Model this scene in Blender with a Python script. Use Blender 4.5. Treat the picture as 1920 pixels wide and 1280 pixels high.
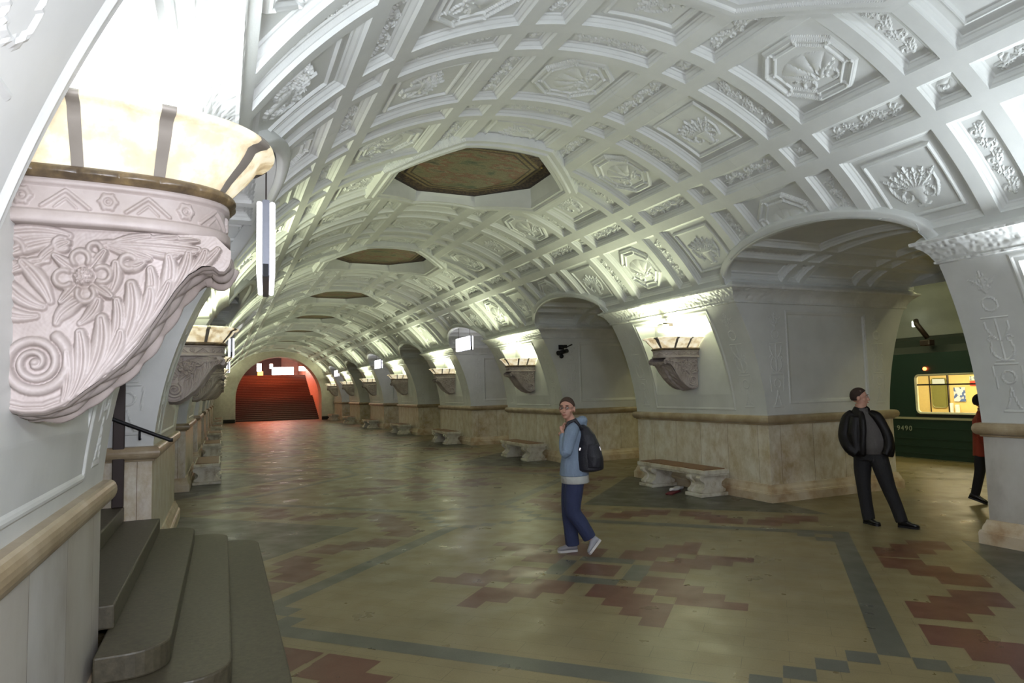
import bpy, bmesh, math, random
import numpy as np
from mathutils import Vector, Matrix
random.seed(7); rng = np.random.default_rng(7)
for o in list(bpy.data.objects): bpy.data.objects.remove(o, do_unlink=True)
S = bpy.context.scene
COL = S.collection
PI = math.pi
# ---------------------------------------------------------------- camera, world, large lights, exposure
YAW, PITCH, ROLL, CAMH, FPX = .411, .0744, -.0248, 1.88, 1244.2
def cam_basis():
    cy, sy, cp, sp = math.cos(YAW), math.sin(YAW), math.cos(PITCH), math.sin(PITCH)
    f = Vector((sy*cp, cy*cp, sp)); r = Vector((cy, -sy, 0)); u = r.cross(f)
    cr, sr = math.cos(ROLL), math.sin(ROLL)
    return f, cr*r+sr*u, -sr*r+cr*u
_f, _r, _u = cam_basis()
cd = bpy.data.cameras.new('camera'); cam = bpy.data.objects.new('camera', cd); COL.objects.link(cam)
cd.sensor_width = 36; cd.lens = FPX/1920*36; cd.clip_start = .05; cd.clip_end = 300
cam.matrix_world = Matrix(((_r.x, _u.x, -_f.x, 0), (_r.y, _u.y, -_f.y, 0), (_r.z, _u.z, -_f.z, CAMH), (0, 0, 0, 1)))
S.camera = cam
S.view_settings.view_transform = 'Standard'; S.view_settings.look = 'None'
S.view_settings.exposure = 0.9; S.view_settings.gamma = 1; S.view_settings.use_curve_mapping = False
S.cycles.sample_clamp_indirect = 5
w = bpy.data.worlds.new('world'); S.world = w; w.use_nodes = True
w.node_tree.nodes['Background'].inputs[0].default_value = (.02, .022, .02, 1)
w.node_tree.nodes['Background'].inputs[1].default_value = .3
def area(name, loc, target, size, power, color, size_y=None, shape='RECTANGLE', parent=None, spread=PI):
    l = bpy.data.lights.new(name, 'AREA'); l.energy = power; l.color = color; l.shape = shape
    l.size = size; l.size_y = size_y or size; l.spread = spread
    o = bpy.data.objects.new(name, l); COL.objects.link(o)
    d = Vector(target)-Vector(loc)
    o.location = loc; o.rotation_euler = d.to_track_quat('-Z', 'Y').to_euler()
    if parent: o.parent = parent
    return o
LAMP_COL = (.94, 1.0, .69); LAMP_W = 55; COOL = (.80, .88, 1.0)
area('cool_fill_light', (1.6, -2.4, 3.5), (2.6, 5, 1.7), 1.8, 85, COOL, .35)  # added cool fill behind the camera for the near bay, no fixture
area('camera_flash', (.10, -.12, 2.02), (1.15, 5, 2.2), .14, 62, (.90, .90, 1.0), .08)
# red glow on the far stairs: lamps hang under the stair vault
for yy, zz, pw in ((58.6, 4.3, 110), (63.0, 5.4, 170), (67, 6.2, 160)):
    area('stair_lamp_light', (4.0, yy, zz), (4.0, yy+.5, 0), 3.0, pw, (1.0, .17, .06), .6)
# platform side lights
for yy in (2, 8, 14, 22):
    area('platform_vault_fill', (14.7, yy, 3.35), (14.9, yy, 9), 2.0, 11, (.95, 1.0, .55), .3)  # added fill aimed upward to brighten the platform vault
for yy in (-1, 4, 9, 14, 20, 28, 36, 44):
    area('platform_tube_light', (13.2, yy, 4.9), (13.4, yy, 0), 3.0, 30, (1.0, .95, .50), .3)

# ---------------------------------------------------------------- materials
def newmat(name):
    m = bpy.data.materials.new(name); m.use_nodes = True
    nt = m.node_tree; nt.nodes.clear()
    out = nt.nodes.new('ShaderNodeOutputMaterial'); b = nt.nodes.new('ShaderNodeBsdfPrincipled')
    nt.links.new(b.outputs[0], out.inputs[0]); return m, nt, b, out
def N(nt, t, **kw):
    n = nt.nodes.new(t)
    for k, v in kw.items(): setattr(n, k, v)
    return n
def setin(n, **kw):
    for k, v in kw.items(): n.inputs[k.replace('_', ' ')].default_value = v
def ramp(nt, stops, fac):
    r = N(nt, 'ShaderNodeValToRGB'); e = r.color_ramp.elements
    while len(e) < len(stops): e.new(.5)
    for i, (p, c) in enumerate(stops): e[i].position = p; e[i].color = (*c, 1)
    nt.links.new(fac, r.inputs[0]); return r.outputs[0]
def mix(nt, a, b, fac, mode='MIX'):
    m = N(nt, 'ShaderNodeMix', data_type='RGBA', blend_type=mode)
    for s, i in ((fac, 0), (a, 6), (b, 7)):
        if hasattr(s, 'is_linked') or hasattr(s, 'links'): nt.links.new(s, m.inputs[i])
        else: m.inputs[i].default_value = s if i == 0 else (*s, 1)
    return m.outputs[2]
def noise(nt, vec, scale, detail=4, rough=.5):
    n = N(nt, 'ShaderNodeTexNoise'); n.inputs['Scale'].default_value = scale
    n.inputs['Detail'].default_value = detail; n.inputs['Roughness'].default_value = rough
    nt.links.new(vec, n.inputs['Vector']); return n.outputs[0]
def objvec(nt, scale=(1, 1, 1), rot=(0, 0, 0), world=False):
    if world: g = N(nt, 'ShaderNodeNewGeometry').outputs['Position']
    else: g = N(nt, 'ShaderNodeTexCoord').outputs['Object']
    m = N(nt, 'ShaderNodeMapping'); m.inputs['Scale'].default_value = scale; m.inputs['Rotation'].default_value = rot
    nt.links.new(g, m.inputs[0]); return m.outputs[0]
def bump(nt, b, h, strength=.3, dist=.01):
    n = N(nt, 'ShaderNodeBump'); n.inputs['Strength'].default_value = strength; n.inputs['Distance'].default_value = dist
    nt.links.new(h, n.inputs['Height']); nt.links.new(n.outputs[0], b.inputs['Normal'])
def stone(name, stops, scale=3, rough=.5, bs=.15, bscale=40, stretch=(1, 1, 1), spec=.5, world=False, detail=6):
    m, nt, b, _ = newmat(name); v = objvec(nt, stretch, world=world)
    c = ramp(nt, stops, noise(nt, v, scale, detail, .6)); nt.links.new(c, b.inputs['Base Color'])
    b.inputs['Roughness'].default_value = rough; b.inputs['Specular IOR Level'].default_value = spec
    bump(nt, b, noise(nt, v, bscale, 3), bs, .004); return m
def plain(name, col, rough=.5, metal=0, bs=0, bscale=60, spec=.5):
    m, nt, b, _ = newmat(name)
    v = objvec(nt); c = mix(nt, tuple(x*.86 for x in col), col, noise(nt, v, bscale*.3, 3))
    nt.links.new(c, b.inputs['Base Color'])
    b.inputs['Roughness'].default_value = rough; b.inputs['Metallic'].default_value = metal
    b.inputs['Specular IOR Level'].default_value = spec
    if bs: bump(nt, b, noise(nt, v, bscale, 3), bs, .004)
    return m
def emit(name, col, strength, noisy=None):
    m, nt, b, _ = newmat(name)
    b.inputs['Base Color'].default_value = (*col, 1); b.inputs['Roughness'].default_value = .4
    if noisy:
        c = ramp(nt, noisy, noise(nt, objvec(nt), 9, 6, .65)); nt.links.new(c, b.inputs['Emission Color'])
    else: b.inputs['Emission Color'].default_value = (*col, 1)
    b.inputs['Emission Strength'].default_value = strength
    if noisy: m.cycles.emission_sampling = 'NONE'
    return m
M = {}
M['plaster'] = stone('white_plaster', [(.3, (.66, .68, .65)), (.7, (.74, .76, .73))], 2.2, .55, .25, 90)
M['wall'] = stone('white_wall_marble', [(.25, (.56, .57, .54)), (.6, (.66, .67, .64)), (.9, (.72, .72, .70))], 1.6, .42, .12, 50)
def marble_dado(name='yellow_marble', white=False):
    m, nt, b, _ = newmat(name); v = objvec(nt, (1.3, 1.3, .9))
    n1 = noise(nt, v, 1.1, 8, .62); n2 = noise(nt, v, 4.5, 8, .7)
    c1 = ramp(nt, [(.30, (.28, .16, .065)), (.42, (.46, .34, .18)), (.50, (.60, .53, .39)), (.66, (.68, .66, .59))], n1)
    c2 = ramp(nt, [(.35, (.50, .42, .28)), (.6, (.80, .78, .72))], n2)
    c = mix(nt, c1, c2, .62, 'MIX')
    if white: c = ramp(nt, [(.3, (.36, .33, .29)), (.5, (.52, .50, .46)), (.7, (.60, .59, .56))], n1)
    br = N(nt, 'ShaderNodeTexBrick'); br.offset = 0
    vv = objvec(nt, (1, 1, 1)); sep = N(nt, 'ShaderNodeSeparateXYZ'); nt.links.new(vv, sep.inputs[0])
    ad = N(nt, 'ShaderNodeMath', operation='ADD'); nt.links.new(sep.outputs[0], ad.inputs[0]); nt.links.new(sep.outputs[1], ad.inputs[1])
    cb = N(nt, 'ShaderNodeCombineXYZ'); nt.links.new(ad.outputs[0], cb.inputs[0]); nt.links.new(sep.outputs[2], cb.inputs[1])
    nt.links.new(cb.outputs[0], br.inputs['Vector'])
    setin(br, Scale=1, Mortar_Size=.003, Mortar_Smooth=.1, Brick_Width=.72, Row_Height=4.0)
    br.inputs['Color1'].default_value = (1, 1, 1, 1); br.inputs['Color2'].default_value = (.88, .84, .76, 1); br.inputs['Mortar'].default_value = (.25, .17, .1, 1)
    c = mix(nt, c, br.outputs[0], 1.0, 'MULTIPLY'); nt.links.new(c, b.inputs['Base Color'])
    b.inputs['Roughness'].default_value = .3; b.inputs['Specular IOR Level'].default_value = .4
    return m
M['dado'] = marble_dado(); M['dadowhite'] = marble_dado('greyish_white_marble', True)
M['torus'] = stone('tan_marble_moulding', [(.3, (.25, .18, .10)), (.55, (.38, .30, .19)), (.8, (.52, .45, .34))], 3, .3, .1, 40)
M['plinth'] = stone('stained_marble_plinth', [(.3, (.33, .20, .10)), (.5, (.52, .42, .29)), (.8, (.62, .56, .46))], 2.6, .35, .12, 40)
M['bench'] = stone('bench_marble', [(.3, (.36, .29, .19)), (.5, (.60, .56, .46)), (.8, (.74, .71, .64))], 5, .4, .2, 60)
M['brackets'] = stone('carved_marble_bracket', [(.3, (.29, .24, .21)), (.6, (.41, .355, .33)), (.85, (.50, .45, .43))], 3.5, .5, .15, 70)
M['wood'] = stone('varnished_wood_seat', [(.3, (.13, .055, .02)), (.6, (.21, .10, .04)), (.8, (.28, .15, .06))], 3, .5, .06, 50, (1, 14, 6))
M['bronze'] = stone('dark_bronze', [(.35, (.07, .05, .03)), (.6, (.17, .12, .06)), (.8, (.34, .25, .09))], 14, .35, .3, 60)
M['gilt'] = plain('gilt_bronze', (.62, .46, .16), .3, .8)
M['rib'] = plain('grey_metal_rib', (.30, .27, .23), .5, .2)
M['alabaster'] = emit('glowing_alabaster', (.55, .50, .38), .42, [(.30, (.34, .22, .10)), (.44, (.66, .50, .27)), (.53, (.95, .84, .58)), (.66, (1, .95, .80)), (.8, (1, 1, .95))])
M['black'] = plain('black_metal', (.018, .018, .02), .35, .5)
M['darksteel'] = plain('dark_brown_steel', (.035, .022, .018), .4, .3)
M['greysteel'] = plain('grey_steel', (.20, .20, .20), .35, .6)
M['signlit'] = emit('lit_sign_face', (.95, .93, 1.0), 2.4)
M['signframe'] = plain('sign_frame_grey', (.50, .52, .60), .4, .2)
def terrazzo(name, c1, c2, grout, bw, rh, rough=.34):
    m, nt, b, _ = newmat(name)
    v = objvec(nt, (1, 1, 1), (0, 0, PI/4), world=True)
    sp = noise(nt, v, 90, 2, .5); ln = noise(nt, objvec(nt, (1, 1, 1), world=True), .9, 5, .6)
    base = ramp(nt, [(.3, c1), (.7, c2)], sp)
    tone = ramp(nt, [(.3, (.80, .80, .78)), (.7, (1.06, 1.04, 1.0))], ln)
    c = mix(nt, base, tone, 1.0, 'MULTIPLY')
    if grout:
        br = N(nt, 'ShaderNodeTexBrick'); br.offset = .5
        nt.links.new(v, br.inputs['Vector']); setin(br, Scale=1, Mortar_Size=.0022, Mortar_Smooth=.2, Brick_Width=bw, Row_Height=rh)
        br.inputs['Color1'].default_value = (1, 1, 1, 1); br.inputs['Color2'].default_value = (.93, .93, .92, 1); br.inputs['Mortar'].default_value = (.55, .52, .46, 1)
        c = mix(nt, c, br.outputs[0], 1.0, 'MULTIPLY')
    nt.links.new(c, b.inputs['Base Color'])
    rr = N(nt, 'ShaderNodeMapRange'); nt.links.new(noise(nt, v, 2.5, 4), rr.inputs[0])
    setin(rr, From_Min=.3, From_Max=.7, To_Min=rough*.75, To_Max=rough*1.35); nt.links.new(rr.outputs[0], b.inputs['Roughness'])
    b.inputs['Specular IOR Level'].default_value = .5
    bump(nt, b, noise(nt, objvec(nt, (1, 1, 1), world=True), 2.2, 1), .10, .006)
    return m
M['floor'] = terrazzo('beige_floor_tile', (.185, .147, .072), (.225, .182, .095), True, .61, .2)
M['floorgrey'] = terrazzo('grey_floor_tile', (.075, .076, .06), (.10, .10, .08), False, 1, 1)
M['floorred'] = terrazzo('red_floor_tile', (.095, .033, .020), (.125, .045, .028), False, 1, 1)
M['floordark'] = terrazzo('dark_floor_border', (.052, .052, .038), (.075, .073, .053), False, 1, 1)
M['steps'] = stone('worn_granite_steps', [(.3, (.045, .038, .022)), (.7, (.085, .072, .044))], 30, .5, .2, 80)
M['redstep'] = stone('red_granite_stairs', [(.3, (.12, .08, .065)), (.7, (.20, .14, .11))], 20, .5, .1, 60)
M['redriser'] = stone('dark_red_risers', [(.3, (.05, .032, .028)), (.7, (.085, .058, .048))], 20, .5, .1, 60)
M['redwall'] = stone('pink_stair_wall', [(.3, (.55, .42, .36)), (.7, (.68, .55, .48))], 3, .45, .1, 60)
M['portal'] = stone('beige_portal_stone', [(.3, (.44, .41, .33)), (.7, (.56, .53, .44))], 4, .5, .15, 60)
M['dark'] = plain('dark_opening', (.012, .010, .010), .8)

# ---------------------------------------------------------------- mesh helpers
def link(o, parent=None):
    COL.objects.link(o)
    if parent is not None: o.parent = parent
    return o
def tag(o, label=None, cat=None, group=None, kind=None):
    if label: o['label'] = label
    if cat: o['category'] = cat
    if group: o['group'] = group
    if kind: o['kind'] = kind
    return o
def empty(name, loc=(0, 0, 0), rz=0, parent=None):
    o = bpy.data.objects.new(name, None); o.empty_display_size = .1; o.location = loc; o.rotation_euler = (0, 0, rz)
    return link(o, parent)
def mesh_np(name, V, F, mats, mi=None, smooth=False):
    me = bpy.data.meshes.new(name); V = np.asarray(V, np.float32); F = np.asarray(F, np.int32)
    n, k = F.shape
    me.vertices.add(len(V)); me.vertices.foreach_set('co', V.ravel())
    me.loops.add(n*k); me.loops.foreach_set('vertex_index', F.ravel())
    me.polygons.add(n); me.polygons.foreach_set('loop_start', np.arange(n, dtype=np.int32)*k)
    me.polygons.foreach_set('loop_total', np.full(n, k, np.int32))
    if mi is not None: me.polygons.foreach_set('material_index', np.asarray(mi, np.int32))
    me.polygons.foreach_set('use_smooth', np.full(n, smooth))
    for m in (mats if isinstance(mats, (list, tuple)) else [mats]): me.materials.append(m)
    me.update(calc_edges=True); me.validate(); return me
def obj(name, me, parent=None, loc=(0, 0, 0), rz=0):
    o = bpy.data.objects.new(name, me); o.location = loc; o.rotation_euler = (0, 0, rz); return link(o, parent)
def grid_faces(nu, nv, flip=False, keep=None):
    i = np.arange(nu-1)[:, None]; j = np.arange(nv-1)[None, :]
    a = i*nv+j; f = np.stack([a, a+nv, a+nv+1, a+1], -1)
    if flip: f = f[..., ::-1]
    return f.reshape(-1, 4) if keep is None else f[keep]
def grid_obj(name, P, mat, parent=None, flip=False, keep=None, smooth=True, **kw):
    nu, nv = P.shape[:2]
    F = grid_faces(nu, nv, flip, keep); V = P.reshape(-1, 3)
    if keep is not None:
        used = np.unique(F); mp = np.zeros(len(V), np.int32); mp[used] = np.arange(len(used)); V = V[used]; F = mp[F]
    return obj(name, mesh_np(name, V, F, mat, smooth=smooth), parent, **kw)
class MB:
    """collects faces of one mesh"""
    def __init__(s): s.bm = bmesh.new()
    def quad(s, pts, mi=0):
        f = s.bm.faces.new([s.bm.verts.new(p) for p in pts]); f.material_index = mi; return s
    def box(s, x0, x1, y0, y1, z0, z1, mi=0, bev=0):
        vs = [s.bm.verts.new((x, y, z)) for x in (x0, x1) for y in (y0, y1) for z in (z0, z1)]
        fs = [s.bm.faces.new([vs[i] for i in q]) for q in ((0, 1, 3, 2), (4, 6, 7, 5), (0, 4, 5, 1), (2, 3, 7, 6), (0, 2, 6, 4), (1, 5, 7, 3))]
        for f in fs: f.material_index = mi
        if bev:
            es = {e for f in fs for e in f.edges}
            bmesh.ops.bevel(s.bm, geom=list(es), offset=bev, segments=2, affect='EDGES', profile=.5)
        return s
    def rings(s, rs, closed=True, cap=True, mi=0, smooth=True):
        """rs: list of rings (same count)"""
        R = [[s.bm.verts.new(p) for p in r] for r in rs]; n = len(R[0])
        for a, b in zip(R, R[1:]):
            for i in range(n if closed else n-1):
                f = s.bm.faces.new((a[i], a[(i+1) % n], b[(i+1) % n], b[i])); f.material_index = mi; f.smooth = smooth
        if cap and closed:
            s.bm.faces.new(R[0][::-1]).material_index = mi; s.bm.faces.new(R[-1]).material_index = mi
        return s
    def tube(s, pts, r, n=10, mi=0, cap=True):
        pts = [Vector(p) for p in pts]; rr = r if isinstance(r, (list, tuple)) else [r]*len(pts); rs = []; up = None
        for i, p in enumerate(pts):
            d = (pts[min(i+1, len(pts)-1)]-pts[max(i-1, 0)]).normalized()
            if up is None: up = Vector((0, 0, 1)) if abs(d.z) < .9 else Vector((1, 0, 0))
            a = d.cross(up).normalized(); b = a.cross(d).normalized(); up = b
            ra = rr[i] if isinstance(rr[i], (list, tuple)) else (rr[i], rr[i])
            rs.append([p+a*ra[0]*math.cos(2*PI*k/n)+b*ra[1]*math.sin(2*PI*k/n) for k in range(n)])
        return s.rings(rs, cap=cap, mi=mi)
    def lathe(s, prof, c=(0, 0, 0), n=20, mi=0):
        rs = [[(c[0]+r*math.cos(2*PI*k/n), c[1]+r*math.sin(2*PI*k/n), c[2]+z) for k in range(n)] for r, z in prof]
        return s.rings(rs, mi=mi)
    def sphere(s, c, r, n=12, mi=0):
        r = r if isinstance(r, (list, tuple)) else (r, r, r)
        rs = [[(c[0]+r[0]*math.cos(2*PI*k/n)*math.sin(t), c[1]+r[1]*math.sin(2*PI*k/n)*math.sin(t), c[2]-r[2]*math.cos(t)) for k in range(n)]
              for t in [PI*(j+.02)/(n/2+.04) for j in range(n//2+1)]]
        return s.rings(rs, mi=mi)
    def prism(s, poly, axis, a, b, mi=0):
        """extrude a 2D polygon along axis (0,1,2) from a to b"""
        def P(u, v, t): return {0: (t, u, v), 1: (u, t, v), 2: (u, v, t)}[axis]
        return s.rings([[P(u, v, a) for u, v in poly], [P(u, v, b) for u, v in poly]], mi=mi, smooth=False)
    def build(s, name, mats, parent=None, smooth=None, loc=(0, 0, 0), rz=0, bevel=0):
        bmesh.ops.recalc_face_normals(s.bm, faces=s.bm.faces)
        me = bpy.data.meshes.new(name); s.bm.to_mesh(me); s.bm.free()
        for m in (mats if isinstance(mats, (list, tuple)) else [mats]): me.materials.append(m)
        if smooth is not None:
            for p in me.polygons: p.use_smooth = smooth
        o = obj(name, me, parent, loc, rz)
        if bevel:
            b = o.modifiers.new('bevel', 'BEVEL'); b.width = bevel; b.segments = 2; b.limit_method = 'ANGLE'
        return o
def copy_tree(o, parent=None):
    c = o.copy(); COL.objects.link(c)
    if parent is not None: c.parent = parent
    for ch in list(o.children): copy_tree(ch, c)
    return c
def sm(x): x = np.clip(x, 0, 1); return x*x*(3-2*x)
def strokes(U, Vv, segs):
    """height field = max over tapered round strokes; segs: (points[(u,v)...], width or [w0,w1], height)"""
    H = np.zeros_like(U)
    for pts, wd, ht in segs:
        w0, w1 = (wd if isinstance(wd, (list, tuple)) else (wd, wd)); n = len(pts)-1
        u = np.array([p[0] for p in pts]); v = np.array([p[1] for p in pts]); wm = max(w0, w1)
        bb = (U > u.min()-wm) & (U < u.max()+wm) & (Vv > v.min()-wm) & (Vv < v.max()+wm)
        if not bb.any(): continue
        uu = U[bb]; vv = Vv[bb]; best = np.zeros_like(uu)
        for i in range(n):
            ax, ay, bx, by = u[i], v[i], u[i+1], v[i+1]; dx, dy = bx-ax, by-ay; L2 = dx*dx+dy*dy+1e-12
            t = np.clip(((uu-ax)*dx+(vv-ay)*dy)/L2, 0, 1); d = np.hypot(uu-ax-t*dx, vv-ay-t*dy)
            ww = w0+(w1-w0)*(i+t)/n
            q = 1-(d/np.maximum(ww, 1e-4))**2; best = np.maximum(best, np.where(q > 0, ht*np.sqrt(np.clip(q, 0, 1)), 0))
        H[bb] = np.maximum(H[bb], best)
    return H
def petals(U, Vv, segs):
    """leaf blades: spindle shaped, widest past the middle, with a grooved vein; segs: (points, width, height)"""
    H = np.zeros_like(U)
    for pts, wd, ht in segs:
        n = len(pts)-1; u = np.array([p[0] for p in pts]); v = np.array([p[1] for p in pts])
        bb = (U > u.min()-wd) & (U < u.max()+wd) & (Vv > v.min()-wd) & (Vv < v.max()+wd)
        if not bb.any(): continue
        uu = U[bb]; vv = Vv[bb]; bd = np.full_like(uu, 9.); bt = np.zeros_like(uu)
        for i in range(n):
            dx, dy = u[i+1]-u[i], v[i+1]-v[i]; L2 = dx*dx+dy*dy+1e-12
            t = np.clip(((uu-u[i])*dx+(vv-v[i])*dy)/L2, 0, 1); d = np.hypot(uu-u[i]-t*dx, vv-v[i]-t*dy)
            m_ = d < bd; bd = np.where(m_, d, bd); bt = np.where(m_, (i+t)/n, bt)
        ww = wd*(.42+.58*np.sin(np.clip(bt, 0, 1)**1.3*PI*.86+.12)); k = bd/np.maximum(ww, 1e-4)
        h = np.where(k < 1, ht*(.45+.55*bt)*(1-np.clip(k, 0, 1)**3)**.6*(1-.38*np.exp(-(k/.20)**2)), 0)
        H[bb] = np.maximum(H[bb], h)
    return H
def arc(c, r, a0, a1, n=12, ry=None):
    ry = ry or r
    return [(c[0]+r*math.cos(a0+(a1-a0)*i/n), c[1]+ry*math.sin(a0+(a1-a0)*i/n)) for i in range(n+1)]
def bez(p0, p1, p2, n=8):
    return [((1-t)**2*p0[0]+2*t*(1-t)*p1[0]+t*t*p2[0], (1-t)**2*p0[1]+2*t*(1-t)*p1[1]+t*t*p2[1]) for t in [i/n for i in range(n+1)]]
def leaf(base, tip, bend, wd, ht, lobes=4):
    """acanthus-like leaf: a mid rib with side lobes"""
    b, t = np.array(base), np.array(tip); d = t-b; nrm = np.array((-d[1], d[0])); L = np.linalg.norm(d)
    mid = (b+t)/2+nrm*bend; sp = bez(b, mid, t, 10); out = [(sp, [wd*.5, wd*.2], ht)]
    for k in range(lobes):
        f = (k+.6)/(lobes+.4); i = int(f*10); p = np.array(sp[i]); q = np.array(sp[min(i+1, 10)]); dd = (q-p)/(np.linalg.norm(q-p)+1e-9)
        nn = np.array((-dd[1], dd[0])); l = wd*(1.9-1.0*f)
        for sgn in (1, -1):
            e = p+dd*l*.9+nn*sgn*l*.75; m = p+nn*sgn*l*.65
            out.append((bez(p, m, e, 5), [wd*.36, wd*.16], ht*.85))
    return out

# ---------------------------------------------------------------- dimensions of the station
R, ZC, XV, XW = 4.40, 1.05, 3.74, 3.69           # vault radius / centre height, vault axis, wall axis
P, L = 7.019, 3.703                              # bay, pylon length along the hall
YP = 8.264+L/2                                   # centre of pylon 1
PW = P-L                                         # passage width
XD = 11.01                                       # platform face of the pylons
XPC = XD+4.32                                    # platform tunnel axis
ZS, RISE, HW = 3.50, .55, PW/2                   # spring, rise and half width of the passage arches
NB = list(range(-1, 8))                         # bay k is centred on pylon k, at YP+(k-1)*P
def yc(k): return YP+(k-1)*P
def wx(z): return np.sqrt(R*R-(z-ZC)**2)          # half width of the tube at height z
def zarch(dy): return ZS-.06+RISE*np.sqrt(np.clip(1-(dy/HW)**2, 0, 1))

# ---------------------------------------------------------------- vault bay
RN, RM = math.radians(7.35)*R, math.radians(2.3)*R
rows = []     # (s0,s1,kind)
B_, N_, G_ = math.radians(14.7)*R, math.radians(4.3)*R, math.radians(2.35)*R
e = B_/2; rows.append((-e, e, 'B', 0)); s = e
for r_ in (1, 2):
    s += G_; rows.append((s, s+N_, 'N', r_)); rows.append((-s-N_, -s, 'N', -r_)); s += N_
    s += G_; rows.append((s, s+B_, 'B', r_)); rows.append((-s-B_, -s, 'B', -r_)); s += B_
SMAX = s+.16
cols = []; mod = P/4; bw, nw = 1.10, .34
for c_ in range(-2, 3): cols.append((c_*mod-bw/2, c_*mod+bw/2, 'B', c_))
for c_ in range(-2, 2): cols.append(((c_+.5)*mod-nw/2, (c_+.5)*mod+nw/2, 'N', c_))
def axis_lines(lo, hi, edges, step, fine):
    pts = [lo, hi]+list(np.arange(lo, hi, step))
    if fine:
        for a, b in edges:
            for d in (-.004, .004, .012, .024, .036, .048, .060, .072, .084): pts += [a+d, b-d]
    pts = np.array(sorted(p for p in pts if lo-1e-6 <= p <= hi+1e-6)); keep = [pts[0]]
    for p in pts[1:]:
        if p-keep[-1] > (.0035 if fine else step*.5): keep.append(p)
    return np.array(keep)
def rprof(d):     # recess depth from the distance to the rib edge
    return np.where(d < 0, 0, .028*sm(d/.008)+.034*sm((d-.012)/.045)+.012*sm((d-.062)/.010))
def bead(d, c, w_, h): q = 1-((d-c)/w_)**2; return np.where(q > 0, h*np.sqrt(np.clip(q, 0, 1)), 0)
def fan(u, v):      # u along width, v up; a shell of petals
    r = np.hypot(u, v+.16); a = np.arctan2(u, v+.16); m = (np.abs(a) < 1.15)
    h = np.abs(np.cos(a*5.5))**.6*np.clip(1-np.abs(r-.22)/.14, 0, 1)**.5*.026*m
    seg = []
    for sg in (1, -1):
        seg += leaf((sg*.03, -.17), (sg*.27, -.05), sg*.25, .05, .02, 3); seg += [(arc((sg*.14, -.20), .06, 0, 5.0, 12), .014, .018)]
    return np.maximum(h, strokes(u, v, seg))
def vase(u, v):
    seg = []
    for k in range(-3, 4):
        seg += leaf((k*.02, -.05), (k*.095, .22-abs(k)*.035), -k*.04, .032, .022, 3)
    seg += [([(0, -.28), (0, -.06)], [.03, .10], .022), ([(-.10, -.05), (.10, -.05)], .018, .026), ([(-.06, -.28), (.06, -.28)], .016, .024)]
    for sg in (1, -1): seg += [(arc((sg*.13, -.14), .055, PI/2, PI/2-sg*4.6, 12), .014, .02), (bez((sg*.18, -.2), (sg*.3, -.05), (sg*.24, .1)), [.02, .008], .018)]
    return strokes(u, v, seg)
def scrollstrip(u, v, ln):      # foliage along v
    seg = []; n = 5; st = ln/n
    for i in range(n):
        v0 = -ln/2+i*st; sg = 1 if i % 2 else -1
        seg += leaf((0, v0+.02), (sg*.07, v0+st*.9), sg*.3, .035, .02, 3); seg.append((arc((-sg*.045, v0+st*.45), .03, 0, 4.8, 8), .011, .016))
    seg.append(([(0, -ln/2), (0, ln/2)], .008, .012)); return strokes(u, v, seg)
def rosette(u, v, r0=.085, n=6, h=.022):
    r = np.hypot(u, v); a = np.arctan2(v, u)
    return np.where(r < r0, h*np.sqrt(np.abs(np.cos(a*n/2)))*np.clip(1-(r/r0)**4, 0, 1)*(.4+.6*r/r0), 0)+np.where(r < r0*.28, h*.7, 0)
def octd(u, v, a):   # signed inside distance to a regular octagon of half width a
    return np.minimum(np.minimum(a-np.abs(u), a-np.abs(v)), (a*math.sqrt(2)*1.0-(np.abs(u)+np.abs(v)))/math.sqrt(2)*1.0+0)
OR_, OI_ = 1.66, 1.40
def vault_heights(Sg, Yg, fine):
    """outward offset of the vault skin"""
    D = np.zeros_like(Sg)
    for (s0, s1, ks, r) in rows:
        for (y0, y1, ky, c) in cols:
            sel = (Sg > s0-.01) & (Sg < s1+.01) & (Yg > y0-.01) & (Yg < y1+.01)
            if not sel.any(): continue
            s_, y_ = Sg[sel], Yg[sel]; d = np.minimum(np.minimum(s_-s0, s1-s_), np.minimum(y_-y0, y1-y_))
            h = rprof(d); u = y_-(y0+y1)/2; v = (s_-(s0+s1)/2)*(-1 if r >= 0 else 1)
            if ks == 'B' and ky == 'B':
                if (c+r) % 2 == 0:
                    dd = octd(u, v, .44); h -= bead(dd, .02, .030, .030)+bead(dd, .115, .016, .020)
                    h -= np.where(dd > .02, .008, 0)
                    # eight short tie bars between the two octagon lines
                    a = np.arctan2(v, u); k = np.abs(((a/(PI/4)) % 1)-.5) < .05
                    h -= np.where((dd > .03) & (dd < .11) & k, .014, 0)
                    if fine: h -= np.where(dd > .13, fan(u, v), 0)
                else:
                    dd = np.minimum(.385-np.abs(u), .385-np.abs(v)); h -= bead(dd, 0, .022, .026)
                    if fine: h -= np.where(dd > .02, vase(u, v), 0)
            elif ks == 'B' or ky == 'B':
                a_, b_ = (v, u) if ks == 'N' else (u, v)
                if fine: h -= scrollstrip(a_, b_, .86)
            else:
                if fine: h -= rosette(u, v, .09, 4)
            D[sel] = h
    # raised octagonal frame round the mosaic
    dd = octd(Sg, Yg, OR_); inn = dd > -.005
    D = np.where(inn, -(.045*sm((dd+.005)/.012)+.03*sm((dd-.09)/.02)-.025*sm((dd-.17)/.03)), D)
    return D
def vault_pos(Sg, Yg, D):
    th = Sg/R; r = R+D
    return np.stack([r*np.sin(th), Yg, ZC+r*np.cos(th)], -1)
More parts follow.
